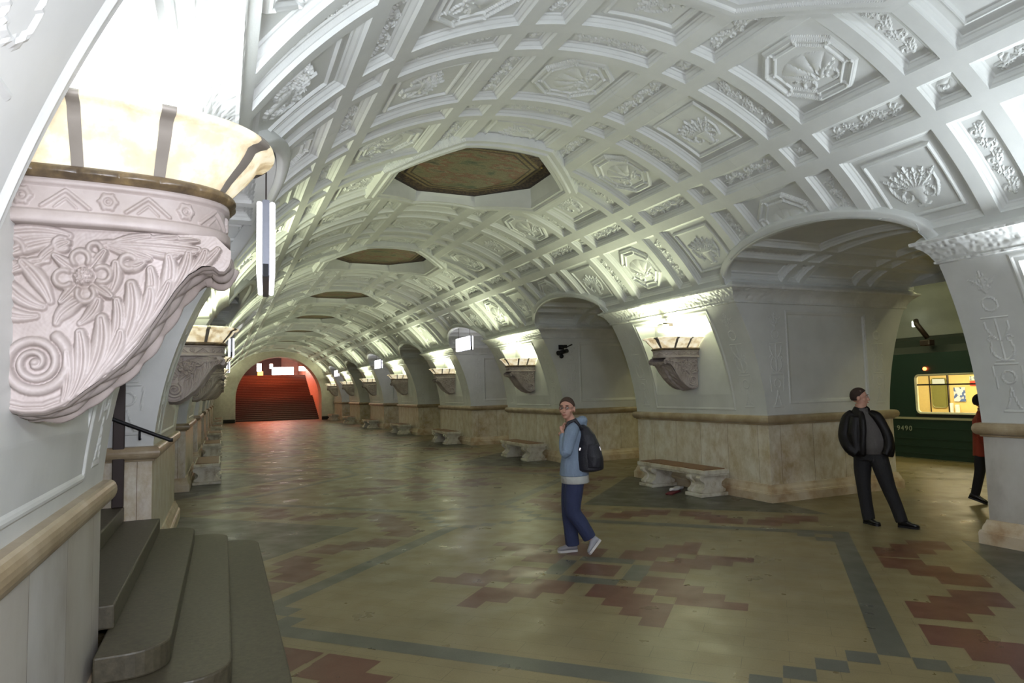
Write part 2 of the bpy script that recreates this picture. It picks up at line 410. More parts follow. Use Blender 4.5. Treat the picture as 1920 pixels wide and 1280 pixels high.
def make_vault(fine):
    step = .0145 if fine else .05
    sl = axis_lines(-SMAX, SMAX, [(a, b) for a, b, _, _ in rows], step, True)
    yl = axis_lines(-P/2, P/2, [(a, b) for a, b, _, _ in cols], step, True)
    if not fine:
        sl = axis_lines(-SMAX, SMAX, [(a, b) for a, b, _, _ in rows], .05, True); yl = axis_lines(-P/2, P/2, [(a, b) for a, b, _, _ in cols], .05, True)
    Sg, Yg = np.meshgrid(sl, yl, indexing='ij'); D = vault_heights(Sg, Yg, fine)
    Pm = vault_pos(Sg, Yg, D)
    sc = (sl[1:]+sl[:-1])/2; ycn = (yl[1:]+yl[:-1])/2; Sc, Yc = np.meshgrid(sc, ycn, indexing='ij')
    zz = ZC+R*np.cos(Sc/R); dy = P/2-np.abs(Yc); za = zarch(dy)
    keep = ~((zz < za+.02) & (dy < HW)) & (octd(Sc, Yc, OI_) < 0)
    F = grid_faces(len(sl), len(yl), False, keep); used = np.unique(F); mp = np.zeros(Sg.size, np.int32); mp[used] = np.arange(len(used))
    return mesh_np('ceiling', Pm.reshape(-1, 3)[used], mp[F], M['plaster'], smooth=False)
vf = make_vault(True); vc = make_vault(False)
for k in NB:
    o = obj('ceiling', vf if k in (0, 1, 2) else vc, None, (XV, yc(k), 0)); tag(o, kind='structure')

# arch trims on the vault skin + passage vaults
def arch_theta(dy): return np.arccos((zarch(dy)-ZC)/R)
def arch_trim_mesh():
    t = np.linspace(-1, 1, 61); a = t*PI/2; dy = HW*np.sin(a); z = zarch(dy); th = np.arccos(np.clip((z-ZC)/R, -1, 1)); s_ = th*R
    pts = np.stack([s_, dy], -1); tg = np.gradient(pts, axis=0); nn = np.stack([tg[:, 1], -tg[:, 0]], -1)
    nn /= np.linalg.norm(nn, axis=1)[:, None]+1e-9
    sg = -1 if nn[30, 0] > 0 else 1; nn *= sg        # outward of the opening = towards the crown
    offs = [(0, .10), (0, -.02), (.02, -.035), (.07, -.035), (.09, -.025), (.115, -.025), (.125, -.01), (.13, .10)]
    P3 = np.zeros((len(t), len(offs), 3))
    for j, (o_, d_) in enumerate(offs):
        q = pts+nn*o_; th_ = q[:, 0]/R; P3[:, j] = np.stack([(R+d_)*np.sin(th_), q[:, 1], ZC+(R+d_)*np.cos(th_)], -1)
    return mesh_np('arch_trim', P3.reshape(-1, 3), grid_faces(len(t), len(offs)), M['plaster'], smooth=True)
trim_me = arch_trim_mesh()
def passage_mesh():
    na, nx = 260, 380
    t = np.linspace(-1, 1, na); a = t*PI/2; dy = HW*np.sin(a)*.999; z = zarch(dy)
    alen = np.concatenate([[0], np.cumsum(np.hypot(np.diff(dy), np.diff(z)))]); alen -= alen[-1]/2; AL = alen[-1]
    x0 = XW+np.sqrt(R*R-(z-ZC)**2)-.02; x1 = XPC-np.sqrt(R*R-(z-ZC)**2)+.02
    xl = np.linspace(0, 1, nx); X = x0[:, None]*(1-xl)+x1[:, None]*xl; A = np.repeat(alen[:, None], nx, 1)
    D = np.zeros_like(X); xm = (XW+XPC)/2+.0
    h_ = AL; arows = [(-h_+1.02, h_-1.02, 'B'), (h_-.92, h_-.64, 'N'), (-h_+.64, -h_+.92, 'N'), (h_-.54, h_-.12, 'B'), (-h_+.12, -h_+.54, 'B')]
    xcols = [(-2.40, -1.02, 'B'), (-.90, -.64, 'N'), (-.52, .70, 'B'), (.82, 1.08, 'N'), (1.20, 2.30, 'B')]
    for a0, a1, ka in arows:
        for c0, c1, kc in xcols:
            d = np.minimum(np.minimum(A-a0, a1-A), np.minimum(X-xm-c0, xm+c1-X))
            h = rprof(d)
            if ka == 'B' and kc == 'B': h = h-bead(d, .105, .014, .018)
            D = np.maximum(D, h)
            if ka == 'N' or kc == 'N':
                D -= np.where(d > .06, .008*np.abs(np.sin(X*38)*np.sin(A*38)), 0)
    ny = dy/HW**2; nz = (z-ZS)/RISE**2; nl = np.hypot(ny, nz)+1e-9
    Pm = np.stack([X, dy[:, None]+D*(ny/nl)[:, None], z[:, None]+D*(nz/nl)[:, None]], -1)
    return mesh_np('ceiling', Pm.reshape(-1, 3), grid_faces(na, nx, True), M['plaster'], smooth=False)
pass_me = passage_mesh()
for k in NB:
    for side in (1, -1):
        yy = yc(k)+P/2
        if side < 0 and k == NB[-1]: pass
        o = obj('trim_1', trim_me, None, (XV, yy, 0), 0 if side > 0 else PI); tag(o, kind='structure')
        o = obj('ceiling', pass_me, None, (0 if side > 0 else 2*XW, yy, 0), 0 if side > 0 else PI); tag(o, kind='structure')
# ---------------------------------------------------------------- mosaics in their wells
def mosaic_mat():
    m, nt, b, _ = newmat('mosaic_picture'); v = objvec(nt)
    sep = N(nt, 'ShaderNodeSeparateXYZ'); nt.links.new(v, sep.inputs[0])
    def ab(s): n = N(nt, 'ShaderNodeMath', operation='ABSOLUTE'); nt.links.new(s, n.inputs[0]); return n.outputs[0]
    def mth(op, a, b_): 
        n = N(nt, 'ShaderNodeMath', operation=op)
        for i, s in enumerate((a, b_)):
            if isinstance(s, (int, float)): n.inputs[i].default_value = s
            else: nt.links.new(s, n.inputs[i])
        return n.outputs[0]
    ax, ay = ab(sep.outputs[0]), ab(sep.outputs[1])
    d = mth('MAXIMUM', mth('MAXIMUM', ax, ay), mth('MULTIPLY', mth('ADD', ax, ay), .7071))     # octagon distance
    field = ramp(nt, [(.30, (.035, .06, .045)), (.40, (.10, .12, .07)), (.47, (.20, .19, .11)), (.54, (.17, .14, .08)), (.585, (.20, .075, .05)), (.62, (.24, .22, .14)), (.72, (.06, .07, .045))], noise(nt, objvec(nt, (1, 1.9, 1)), 2.1, 5, .62))
    field = mix(nt, field, ramp(nt, [(.4, (.55, .5, .45)), (.6, (1.2, 1.1, 1.0))], noise(nt, v, 60, 2)), .6, 'MULTIPLY')
    orn = ramp(nt, [(.46, (.022, .007, .006)), (.56, (.10, .06, .025))], noise(nt, v, 22, 3))
    gold = ramp(nt, [(.4, (.13, .09, .035)), (.6, (.22, .17, .08))], noise(nt, v, 40, 2))
    def less(x, t): return mth('LESS_THAN', x, t)
    c = mix(nt, (.018, .007, .006), orn, less(d, 1.27)); c = mix(nt, c, gold, less(d, 1.08)); c = mix(nt, c, (.03, .018, .012), less(d, 1.03))
    c = mix(nt, c, gold, less(d, .99)); c = mix(nt, c, (.05, .035, .02), less(d, .93)); c = mix(nt, c, field, less(d, .90))
    nt.links.new(c, b.inputs['Base Color']); b.inputs['Roughness'].default_value = .6
    return m
M['mosaic'] = mosaic_mat()
def octpts(a):
    k = a*math.tan(PI/8); return [(a, -k), (a, k), (k, a), (-k, a), (-a, k), (-a, -k), (-k, -a), (k, -a)]
def well_and_mosaic(k):
    ctr = (XV, yc(k), 0); op = octpts(OI_); st = []
    for i in range(8):
        a, b = op[i], op[(i+1) % 8]
        for j in range(8): t = j/8; st.append((a[0]+(b[0]-a[0])*t, a[1]+(b[1]-a[1])*t))
    low = [(R-.05, x, y) for x, y in st]
    r0 = [((R-.055)*math.sin(x/R), y, ZC+(R-.055)*math.cos(x/R)) for _, x, y in low]
    r1 = [((R+.04)*math.sin(x/R)*.985, y*.985, ZC+(R+.04)*math.cos(x/R)) for _, x, y in low]
    r2 = [(x*.965, y*.965, 5.54) for _, x, y in low]; r3 = [(x*.94, y*.94, 5.545) for _, x, y in low]
    m = MB(); m.rings([r0, r1, r2, r3], cap=False, smooth=False); o = m.build('ceiling', M['plaster'], None, loc=ctr); tag(o, kind='structure')
    m = MB(); a = octpts(OI_*.955); m.prism(a, 2, 5.535, 5.58)
    o = m.build('mosaic_panel', M['mosaic'], None, loc=ctr)
    return o
names = {0: 'octagonal ceiling mosaic right overhead, only its white frame showing', 1: 'nearest fully seen octagonal ceiling mosaic in a dark brown ornamental border',
         2: 'second octagonal ceiling mosaic, seen flat beyond the nearest one'}
for k in range(0, 8):
    o = well_and_mosaic(k)
    tag(o, names.get(k, 'far ceiling mosaic seen as a thin dark sliver, %s' % {3: 'third along the vault', 4: 'fourth along the vault', 5: 'fifth along the vault', 6: 'last before the end arch'}.get(k)), 'mosaic', 'mosaics in the vault')
    if k in (1, 2):
        for sx, sy in ((-1.0, -.62), (1.0, -.62)):
            m = MB(); m.sphere((sx, sy, 5.50), (.02, .02, .02), 8); m.tube([(sx, sy, 5.535), (sx, sy, 5.5)], .006, 6); m.build('gold_glint_dot', M['gilt'], o)  # tiny gilt spheres stand in for glints on the mosaic

# ---------------------------------------------------------------- pylons
def candelabra(U, V, z0, z1):
    h = z1-z0; seg = []; ln = lambda a: z0+h*a
    seg += [([(-.10, ln(.04)), (.10, ln(.04))], .010, .012), (bez((-.07, ln(.06)), (-.02, ln(.12)), (0, ln(.2))), .010, .012), (bez((.07, ln(.06)), (.02, ln(.12)), (0, ln(.2))), .010, .012)]
    seg += [(arc((0, ln(.27)), .07, 0, 2*PI, 14), .010, .012), ([(-.12, ln(.36)), (.12, ln(.36))], .009, .012), ([(-.09, ln(.38)), (.09, ln(.38))], .007, .012)]
    for sg in (1, -1):
        seg += [(bez((0, ln(.38)), (sg*.16, ln(.42)), (sg*.10, ln(.50))), .010, .012), (arc((sg*.10, ln(.53)), .03, -PI/2, 3, 10), .008, .012)]
        seg += [(bez((sg*.02, ln(.52)), (sg*.13, ln(.58)), (sg*.12, ln(.64))), .010, .012), ([(sg*.13, ln(.2)), (sg*.15, ln(.34))], .008, .010)]
        seg += leaf((0, ln(.84)), (sg*.13, ln(.93)), sg*.2, .03, .012, 2)
    seg += [([(0, ln(.38)), (0, ln(.66))], .012, .012), ([(-.13, ln(.67)), (.13, ln(.67))], .009, .012), (arc((0, ln(.76)), .075, 0, 2*PI, 16), .010, .012)]
    seg += leaf((0, ln(.84)), (0, ln(.98)), .05, .035, .014, 3)
    return strokes(U, V, seg)
def pylon_parts():
    """local frame: hall face looks to -x at x = XW..; origin (0, pylon centre, 0); returns meshes"""
    out = {}
    XF = XW+wx(1.25)                                   # dado face 8.085
    # plinth and dado and torus as lofted rectangles
    def loft(levels, mat, name, cap=True, smooth=False):
        m = MB(); rs = []
        for z, p in levels:
            x0, x1 = XF-p, XD+p; y0, y1 = -L/2-p, L/2+p
            rs.append([(x0, y0, z), (x1, y0, z), (x1, y1, z), (x0, y1, z)])
        m.rings(rs, smooth=smooth, cap=cap); bmesh.ops.recalc_face_normals(m.bm, faces=m.bm.faces)
        me = bpy.data.meshes.new(name); m.bm.to_mesh(me); m.bm.free(); me.materials.append(mat); return me
    out['plinth'] = loft([(0, .085), (.13, .085), (.135, .078), (.15, .075), (.16, .06), (.20, .05), (.24, .03), (.272, .02), (.274, 0)], M['plinth'], 'plinth')
    out['dado'] = loft([(.272, 0), (1.222, 0)], M['dado'], 'dado')
    tor = [(1.218, 0), (1.222, .022), (1.24, .025), (1.244, .035)]+[(1.312-.068*math.cos(t), .035+.045*math.sin(t)) for t in np.linspace(.2, PI-.3, 9)]+[(1.383, 0)]
    out['torus'] = loft(tor, M['torus'], 'torus')
    # cornice: profile relative to the hall tube; projects on all four sides
    prof = [(3.205, 0), (3.212, .030), (3.232, .032), (3.238, .018), (3.27, .030), (3.32, .055), (3.37, .095), (3.41, .145), (3.425, .165), (3.43, .185), (3.455, .195), (3.47, .19), (3.475, .15), (3.53, .10), (3.535, .05)]
    m = MB(); rs = []; nseg = 60
    for z, p in prof:
        x0 = XW+wx(min(z, 3.26))-p; x1 = XPC-wx(min(z, 3.26))+p; y0, y1 = -L/2-p, L/2+p
        rs.append([(x0, y0, z), (x1, y0, z), (x1, y1, z), (x0, y1, z)])
    m.rings(rs, smooth=False); bmesh.ops.recalc_face_normals(m.bm, faces=m.bm.faces)
    me = bpy.data.meshes.new('cornice'); m.bm.to_mesh(me); m.bm.free(); me.materials.append(M['cornice']); out['cornice'] = me
    # upper walls
    z = np.linspace(1.36, 3.24, 150)
    def hall_face(sgn):
        y = np.unique(np.concatenate([np.linspace(-L/2, L/2, 250), [-1.06, -1.055, 1.055, 1.06, -1.12, 1.12]]))
        Y, Z = np.meshgrid(y, z, indexing='ij'); X = wx(Z)
        flat = wx(1.45)-.035; Xn = np.maximum(flat, X)
        ins = np.minimum(np.minimum(Y+1.06, 1.06-Y), np.minimum(Z-1.53, 3.10-Z))
        H = bead(np.minimum(np.minimum(Y+1.12, 1.12-Y), np.minimum(Z-1.47, 3.16-Z)), 0, .02, .012)
        for cy in (-1.48, 1.48): H = H+.6*candelabra(Y-cy, Z, 1.45, 3.1)
        k = sm(ins/.006); Xr = X*(1-k)+Xn*k-H*(1-k)
        return Y, Z, Xr
    Y, Z, Xr = hall_face(1)
    out['wall_hall'] = mesh_np('wall_face', np.stack([XW+Xr, Y, Z], -1).reshape(-1, 3), grid_faces(*Y.shape, True), M['wall'], smooth=False)
    z2 = np.linspace(1.36, 3.24, 60); y2 = np.linspace(-L/2, L/2, 30); Y, Z = np.meshgrid(y2, z2, indexing='ij')
    out['wall_plat'] = mesh_np('wall_face', np.stack([XPC-wx(Z), Y, Z], -1).reshape(-1, 3), grid_faces(*Y.shape), M['wall'], smooth=True)
    t = np.linspace(0, 1, 230); T, Z = np.meshgrid(t, z, indexing='ij'); x0 = XW+wx(Z); x1 = XPC-wx(Z); X = x0+(x1-x0)*T
    ins = np.minimum(np.minimum(X-8.62, 10.42-X), np.minimum(Z-1.60, 3.06-Z)); D = .022*sm(ins/.03)-bead(ins, -.03, .018, .010)
    for cx in (8.33, 10.72): D = D-.65*candelabra(X-cx, Z, 1.45, 3.1)
    for s_ in (-1, 1):
        out['wall_pass%d' % s_] = mesh_np('wall_face', np.stack([X, s_*(L/2-D)+0*Z, Z], -1).reshape(-1, 3), grid_faces(*X.shape, s_ > 0), M['wall'], smooth=False)
    return out
def cornice_mat():
    m, nt, b, _ = newmat('carved_plaster_cornice'); v = objvec(nt)
    nt.links.new(ramp(nt, [(.3, (.60, .61, .58)), (.7, (.72, .73, .70))], noise(nt, v, 3, 4)), b.inputs['Base Color']); b.inputs['Roughness'].default_value = .5
    vo = N(nt, 'ShaderNodeTexVoronoi', feature='SMOOTH_F1'); vo.inputs['Scale'].default_value = 17; nt.links.new(v, vo.inputs['Vector']); bump(nt, b, vo.outputs[0], .55, .03); return m
M['cornice'] = cornice_mat()
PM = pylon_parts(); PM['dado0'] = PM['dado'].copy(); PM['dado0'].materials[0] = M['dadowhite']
def pylon(k, side):
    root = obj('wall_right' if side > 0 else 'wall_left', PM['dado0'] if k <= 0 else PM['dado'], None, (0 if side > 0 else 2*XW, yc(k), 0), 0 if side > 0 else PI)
    tag(root, kind='structure')
    obj('plinth', PM['plinth'], root); obj('torus_moulding', PM['torus'], root); obj('cornice', PM['cornice'], root)
    for n in ('wall_hall', 'wall_plat', 'wall_pass-1', 'wall_pass1'): obj('wall_face', PM[n], root)
    return root
for k in NB:
    for sd in (1, -1): pylon(k, sd)

# ---------------------------------------------------------------- floor with inlays
FX, FY, T = 3.60, 6.16, .2125
GL = P/math.sqrt(2)/T          # lattice pitch in tile units
def uv2xy(u, v, cy): return (FX+(u+v)/math.sqrt(2)*T, FY+cy+(u-v)/math.sqrt(2)*T)
fV, fF, fM = [], [], []
def rect(u0, u1, v0, v1, mi, cy=0, z=.0008, clip=True):
    z += (len(fF) % 41)*1.2e-5
    pts = [uv2xy(u, v, cy) for u, v in ((u0, v0), (u1, v0), (u1, v1), (u0, v1))]
    cx = sum(p[0] for p in pts)/4
    if cx < -1.4 or cx > 8.6: return
    b = len(fV); fV.extend([(x, y, z) for x, y in pts]); fF.append([b, b+1, b+2, b+3]); fM.append(mi)
def poly4(pts, mi, z=.0006):
    b = len(fV); fV.extend([(x, y, z) for x, y in pts]); fF.append([b, b+1, b+2, b+3]); fM.append(mi)
poly4([(-8, -9, ), (16.0, -9), (16.0, 56.2), (-8, 56.2)], 0, 0)
q = .945
GRY, RED, DRK = 1, 2, 3
syms = [lambda a: a, lambda a: (a[2], a[3], a[0], a[1]), lambda a: (-a[3], -a[2], -a[1], -a[0]), lambda a: (-a[1], -a[0], -a[3], -a[2])]
star = []
for qv in range(1, 5):
    pr = {1: (3, 4), 2: (3, 5), 3: (4, 6), 4: (5, 7)}[qv]
    star.append(((pr[0]-.5)*q, (pr[1]+.5)*q, (qv-.5)*q, (qv+.5)*q))
for kb in range(-1, 8):
    cy = kb*P
    rect(-1, 1, -1, 1, RED, cy)
    for s_ in (1, -1):
        rect(1.45*s_, 2.42*s_, -1.4, 1.4, GRY, cy); rect(-1.4, 1.4, 1.45*s_, 2.42*s_, GRY, cy)
    for a in star:
        for su in (1, -1):
            for sv in (1, -1):
                u0, u1, v0, v1 = a
                rect(min(u0*su, u1*su), max(u0*su, u1*su), min(v0*sv, v1*sv), max(v0*sv, v1*sv), RED, cy)
                rect(min(v0*sv, v1*sv), max(v0*sv, v1*sv), min(u0*su, u1*su), max(u0*su, u1*su), RED, cy)
    g = GL/2
    # frame strips (v = +g side then symmetric copies); stop short of the hall-axis node at u=-g
    side = [((-g+4.5*q), g+.5*q, g-.5*q, g+.5*q, GRY)]
    # inner stair of tiles next to the wall node
    for du, dv in ((-2*q, -q),): side.append((g+du-.5*q, g+du+.5*q, g+dv-.5*q, g+dv+.5*q, GRY))
    # zigzag band of red stepped parallelograms
    ax = [-3.55, 1.45, 6.25]
    tri = [(-1.1, -3.2), (-.05, -3.15), (1.1, -2.1), (1.15, -.95)]
    for cidx in range(4):
        v0 = 12.95+cidx*.95; a0, a1 = tri[cidx]
        spans = [(a0, a1)]
        spans.append((2*ax[0]-a0, 2*ax[0]-a1)); up = (2*ax[1]-a0+.1, 2*ax[1]-a1+.1); spans.append(up); spans.append((2*ax[2]-up[0]+.1, 2*ax[2]-up[1]+.1))
        for s0, s1 in spans: side.append((min(s0, s1), max(s0, s1), v0, v0+.955, RED))
    for (u0, u1, v0, v1, mi) in side:
        for sfn in syms:
            b = sfn((u0, u1, v0, v1)); rect(b[0], b[1], b[2], b[3], mi, cy)
    # ring of tiles round the axis nodes
    for a_, b_ in ((4, 1), (3, 2), (2, 3), (1, 4)):
        for sa in (1, -1):
            for sb in (1, -1):
                cu, cv = -g+a_*sa*q*1.02, g+b_*sb*q*1.02; rect(cu-.5*q, cu+.5*q, cv-.5*q, cv+.5*q, GRY, cy)
    # dark border triangles against the pylons
    for sd in (1, -1):
        A = uv2xy(11.5, 17.7, cy); C_ = uv2xy(-g+6.0, 17.7, cy); B = uv2xy(-g+6.0, 17.7+23.3-6.05, cy)
        pts = [C_, A, ((A[0]+B[0])/2+.4, (A[1]+B[1])/2), B]
        if sd < 0: pts = [(2*FX-x, y) for x, y in pts][::-1]
        poly4(pts, DRK)
fl = obj('floor', mesh_np('floor', fV, fF, [M['floor'], M['floorgrey'], M['floorred'], M['floordark']], fM)); tag(fl, kind='structure')

# ---------------------------------------------------------------- wall lamps
def densify(pts, n):
    p = np.array(pts, float); d = np.concatenate([[0], np.cumsum(np.hypot(*np.diff(p, axis=0).T))]); t = np.linspace(0, d[-1], n)
    return np.stack([np.interp(t, d, p[:, 0]), np.interp(t, d, p[:, 1])], -1)
LOW = [(0, .055), (.04, .028), (.10, .012), (.16, .012), (.22, .034), (.28, .083), (.34, .128), (.39, .172), (.44, .232), (.505, .335), (.555, .415), (.60, .472), (.645, .503), (.685, .508), (.705, .492), (.722, .492), (.738, .512), (.745, .54)]
HWB = .265
def bracket_relief(X, Z):
    seg, pet = [], []
    c = (.132, .172)
    sp = [(c[0]+(.012+.090*(t/15.4))*math.cos(t-1.9), c[1]+(.012+.090*(t/15.4))*math.sin(t-1.9)) for t in np.linspace(0, 15.4, 80)]
    seg.append((sp, [.009, .0205], .030)); seg.append(([c, (c[0]+.004, c[1])], .016, .036))
    rc = (.268, .452)
    for k in range(4):        # four broad cupped petals and four pointed ones between
        a = .15+k*PI/2; p = (rc[0]+.058*math.cos(a), rc[1]+.058*math.sin(a)); seg.append((arc(p, .026, a-2.2, a+2.2, 12), .013, .036)); seg.append(([p, (p[0]+.012*math.cos(a), p[1]+.012*math.sin(a))], .030, .022))
        a += PI/4; pet.append(([(rc[0]+.018*math.cos(a), rc[1]+.018*math.sin(a)), (rc[0]+.105*math.cos(a), rc[1]+.105*math.sin(a))], .021, .040))
    seg.append(([rc, (rc[0]+.003, rc[1])], .036, .036))
    for k in range(22): a = k*2.4; r_ = .006*math.sqrt(k); seg.append(([(rc[0]+r_*math.cos(a), rc[1]+r_*math.sin(a)), (rc[0]+r_*math.cos(a)+.001, rc[1]+r_*math.sin(a))], .0055, .046))
    # acanthus fingers rising from the S-curve, in four bunches
    for (a, m_, b, w_) in (((.215, .05), (.235, .10), (.225, .205), .021), ((.235, .06), (.285, .14), (.262, .268), .030), ((.26, .08), (.345, .19), (.325, .315), .036), ((.29, .10), (.39, .22), (.385, .27), .028),
                           ((.31, .12), (.40, .27), (.372, .375), .026), ((.34, .15), (.445, .30), (.415, .43), .036), ((.37, .185), (.485, .34), (.475, .415), .032), ((.40, .215), (.52, .38), (.535, .44), .026),
                           ((.43, .26), (.50, .39), (.475, .485), .026), ((.46, .30), (.56, .43), (.535, .53), .032), ((.49, .34), (.595, .46), (.60, .545), .028), ((.53, .39), (.64, .49), (.655, .555), .026), ((.56, .43), (.66, .515), (.70, .565), .022)):
        pet.append((bez(a, m_, b, 10), w_, .036))
    # long horizontal leaf under the drum
    for (a, m_, b, w_) in (((.30, .565), (.45, .575), (.63, .560), .026), ((.33, .56), (.40, .590), (.47, .598), .018), ((.40, .565), (.48, .592), (.56, .598), .018), ((.47, .565), (.55, .590), (.63, .592), .016),
                           ((.34, .555), (.40, .535), (.47, .520), .020), ((.42, .56), (.49, .54), (.56, .535), .020), ((.50, .56), (.56, .55), (.62, .545), .014)):
        pet.append((bez(a, m_, b, 8), w_, .032))
    # foliage filling the wall end
    for (a, m_, b, w_) in (((.22, .585), (.12, .61), (.02, .57), .030), ((.20, .57), (.12, .56), (.05, .515), .028), ((.15, .35), (.09, .36), (.03, .44), .028), ((.17, .37), (.15, .43), (.09, .49), .030),
                           ((.13, .32), (.06, .31), (.01, .35), .026), ((.16, .50), (.12, .50), (.06, .46), .022), ((.19, .30), (.20, .34), (.26, .37), .028), ((.26, .30), (.30, .33), (.315, .375), .024), ((.12, .47), (.16, .54), (.22, .56), .022),
                           ((.34, .39), (.37, .44), (.365, .50), .026), ((.36, .50), (.41, .48), (.45, .505), .024)):
        pet.append((bez(a, m_, b, 8), w_, .032))
    seg += [(arc((.055, .525), .040, 0, 4.9, 14), .014, .030), (arc((.405, .505), .024, .5, 5.2, 12), .014, .032), (arc((.04, .40), .030, 1, 5.6, 12), .012, .026), (arc((.30, .545), .02, 0, 4.6, 10), .011, .026), (arc((.20, .555), .022, 1, 5.6, 10), .011, .026)]
    dl = densify(LOW, 60); tg = np.gradient(dl, axis=0); nrm = np.stack([-tg[:, 1], tg[:, 0]], -1); nrm /= np.linalg.norm(nrm, axis=1)[:, None]
    off = lambda d: [(float(x+d*nx), float(z+d*nz)) for (x, z), (nx, nz) in zip(dl, nrm)]
    for d, w_, h in ((.010, .008, .014), (.028, .009, .012)): seg.append((off(d)[:50], w_, h))
    grain = .0005*np.sin(X*310+3*np.sin(Z*70))*np.sin(Z*270+2*np.sin(X*90))
    return np.maximum(strokes(X, Z, seg), petals(X, Z, pet))+grain
def bracket_mesh():
    Vs, Fs = [], []; base = 0
    def add(Pm, flip):
        nonlocal base
        F = grid_faces(*Pm.shape[:2], flip)+base; Vs.append(Pm.reshape(-1, 3)); Fs.append(F); base += Pm.shape[0]*Pm.shape[1]
    x = np.linspace(0, .745, 250); lx, lz = zip(*LOW); zb = np.interp(x, lx, lz); zt = np.where(x > .69, .615-(x-.69)*.9, .615)
    t = np.linspace(0, 1, 190); X = np.repeat(x[:, None], 190, 1); Z = zb[:, None]+(zt-zb)[:, None]*t; H = bracket_relief(X, Z)
    for sg in (-1, 1): add(np.stack([X, sg*(HWB-.028+H), Z], -1), sg > 0)
    # front sheet with a ribbed acanthus leaf
    dl = densify(LOW, 160); tg = np.gradient(dl, axis=0); nr = np.stack([tg[:, 1], -tg[:, 0]], -1); nr /= np.linalg.norm(nr, axis=1)[:, None]
    v = np.linspace(-1, 1, 61); s_ = np.linspace(0, 1, 160)[:, None]; vv = v[None, :]
    H = .016*np.abs(np.cos(vv*7+.0*s_))*np.clip(1-np.abs(vv), 0, 1)**.4+.010*np.abs(np.sin(s_*26+np.abs(vv)*5))*(np.abs(vv) < .75)+.014*np.exp(-(vv/.10)**2)
    H = H*np.clip((1-np.abs(vv))*14, 0, 1)
    add(np.stack([dl[:, 0:1]+nr[:, 0:1]*H, np.repeat(vv*(HWB-.028), 160, 0), dl[:, 1:2]+nr[:, 1:2]*H], -1), False)
    me = mesh_np('bracket', np.concatenate(Vs), np.concatenate(Fs), M['brackets'], smooth=True); return me
def plan(a, b, n=3.0, m=120):
    ph = np.linspace(-PI/2, PI/2, m*6); c, s_ = np.cos(ph), np.sin(ph)
    p = np.stack([a*np.abs(c)**(2/n), b*np.sign(s_)*np.abs(s_)**(2/n)], -1); q_ = densify(p, m)
    q_[0, 0] = q_[-1, 0] = 0
    tg = np.gradient(q_, axis=0); nr = np.stack([tg[:, 1], -tg[:, 0]], -1); nr /= np.linalg.norm(nr, axis=1)[:, None]; nr[0] = (0, -1); nr[-1] = (0, 1)
    return q_, nr
def sweep(prof, a, b, name, mat, m=160, hfun=None, s0=0, s1=1, smooth=True):
    """profile (offset, z) swept along the plan; hfun adds relief"""
    q_, nr = plan(a, b, m=m); i0, i1 = int(s0*(m-1)), int(s1*(m-1))+1; q_, nr = q_[i0:i1], nr[i0:i1]
    pr = np.array(prof, float); s_ = np.linspace(s0, s1, len(q_))
    O = np.repeat(pr[None, :, 0], len(q_), 0); Zz = np.repeat(pr[None, :, 1], len(q_), 0)
    if hfun is not None: O = O+hfun(np.repeat(s_[:, None], len(pr), 1), Zz)
    Pm = np.stack([q_[:, 0:1]+nr[:, 0:1]*O, q_[:, 1:2]+nr[:, 1:2]*O, Zz], -1); Pm[..., 0] = np.maximum(Pm[..., 0], 0)
    return mesh_np(name, Pm.reshape(-1, 3), grid_faces(*Pm.shape[:2]), mat, smooth=smooth)
AX, BX = .725, .29
PER = float(np.sum(np.hypot(*np.diff(plan(AX, BX)[0], axis=0).T)))
def frieze(s_, z):
    u = s_*PER; seg = []; nper = 7; st = PER/nper
    for k in range(nper+1):
        c = (k)*st+st*.36; seg.append((arc((c, .6975), .020, 0, 2*PI, 12), .009, .012)); seg.append(([(c, .6975), (c+.001, .6975)], .009, .012))
        for j in range(6): seg.append(([(c+.024*math.cos(j*PI/3), .6975+.024*math.sin(j*PI/3)), (c+.026*math.cos(j*PI/3), .6975+.026*math.sin(j*PI/3))], .008, .011))
        d = c+st/2; seg.append(([(d-st*.28, .668), (d, .724), (d+st*.28, .668)], .007, .010)); seg.append(([(d-st*.13, .668), (d, .698), (d+st*.13, .668)], .004, .006))
    return strokes(u, z, seg)
def eggs(s_, z): u = s_*PER; return .010*np.abs(np.sin(u*PI/.125))**.5*np.exp(-((z-.779)/.014)**2)
fz = [(0, .612), (.016, .614), (.020, .622), (.020, .648), (.014, .654), (0, .660)]+[(.0, z) for z in np.linspace(.662, .733, 26)]+[(.012, .738), (.016, .744), (.016, .756), (.0, .762)]
drum_me = sweep(fz, AX, BX, 'frieze_drum', M['brackets'], 520, lambda s_, z: np.where((z > .661) & (z < .735), frieze(s_, z), 0))
rg = [(-.02, .756), (.012, .756), (.026, .762), (.030, .772)]+[(.032, z) for z in np.linspace(.774, .79, 6)]+[(.026, .798), (.010, .804), (-.03, .806)]
ring_me = sweep(rg, AX, BX, 'egg_ring', M['bronze'], 400, eggs)
bp = [(.0, .800), (.012, .815), (.030, .84), (.055, .868), (.085, .90), (.108, .93), (.124, .958), (.145, .968), (.168, .972), (.182, .982), (.178, .997), (.150, 1.006)]
bp_in = [(o-.016, z+.004) for o, z in bp[::-1]]
def bulge(s_, z): return .010*np.sin(np.clip((s_*7) % 1, 0, 1)*PI)*np.clip((z-.80)/.1, 0, 1)
panel_me = [sweep(bp+bp_in, AX, BX, 'alabaster_panel', M['alabaster'], 281, bulge, (k+.035)/7, (k+.965)/7) for k in range(7)]
rib_me = [sweep([(o+.006, z) for o, z in bp]+[(o-.022, z) for o, z in bp[::-1]], AX, BX, 'metal_rib', M['rib'], 421, None, (k-.075)/7, (k+.075)/7) for k in range(1, 7)]
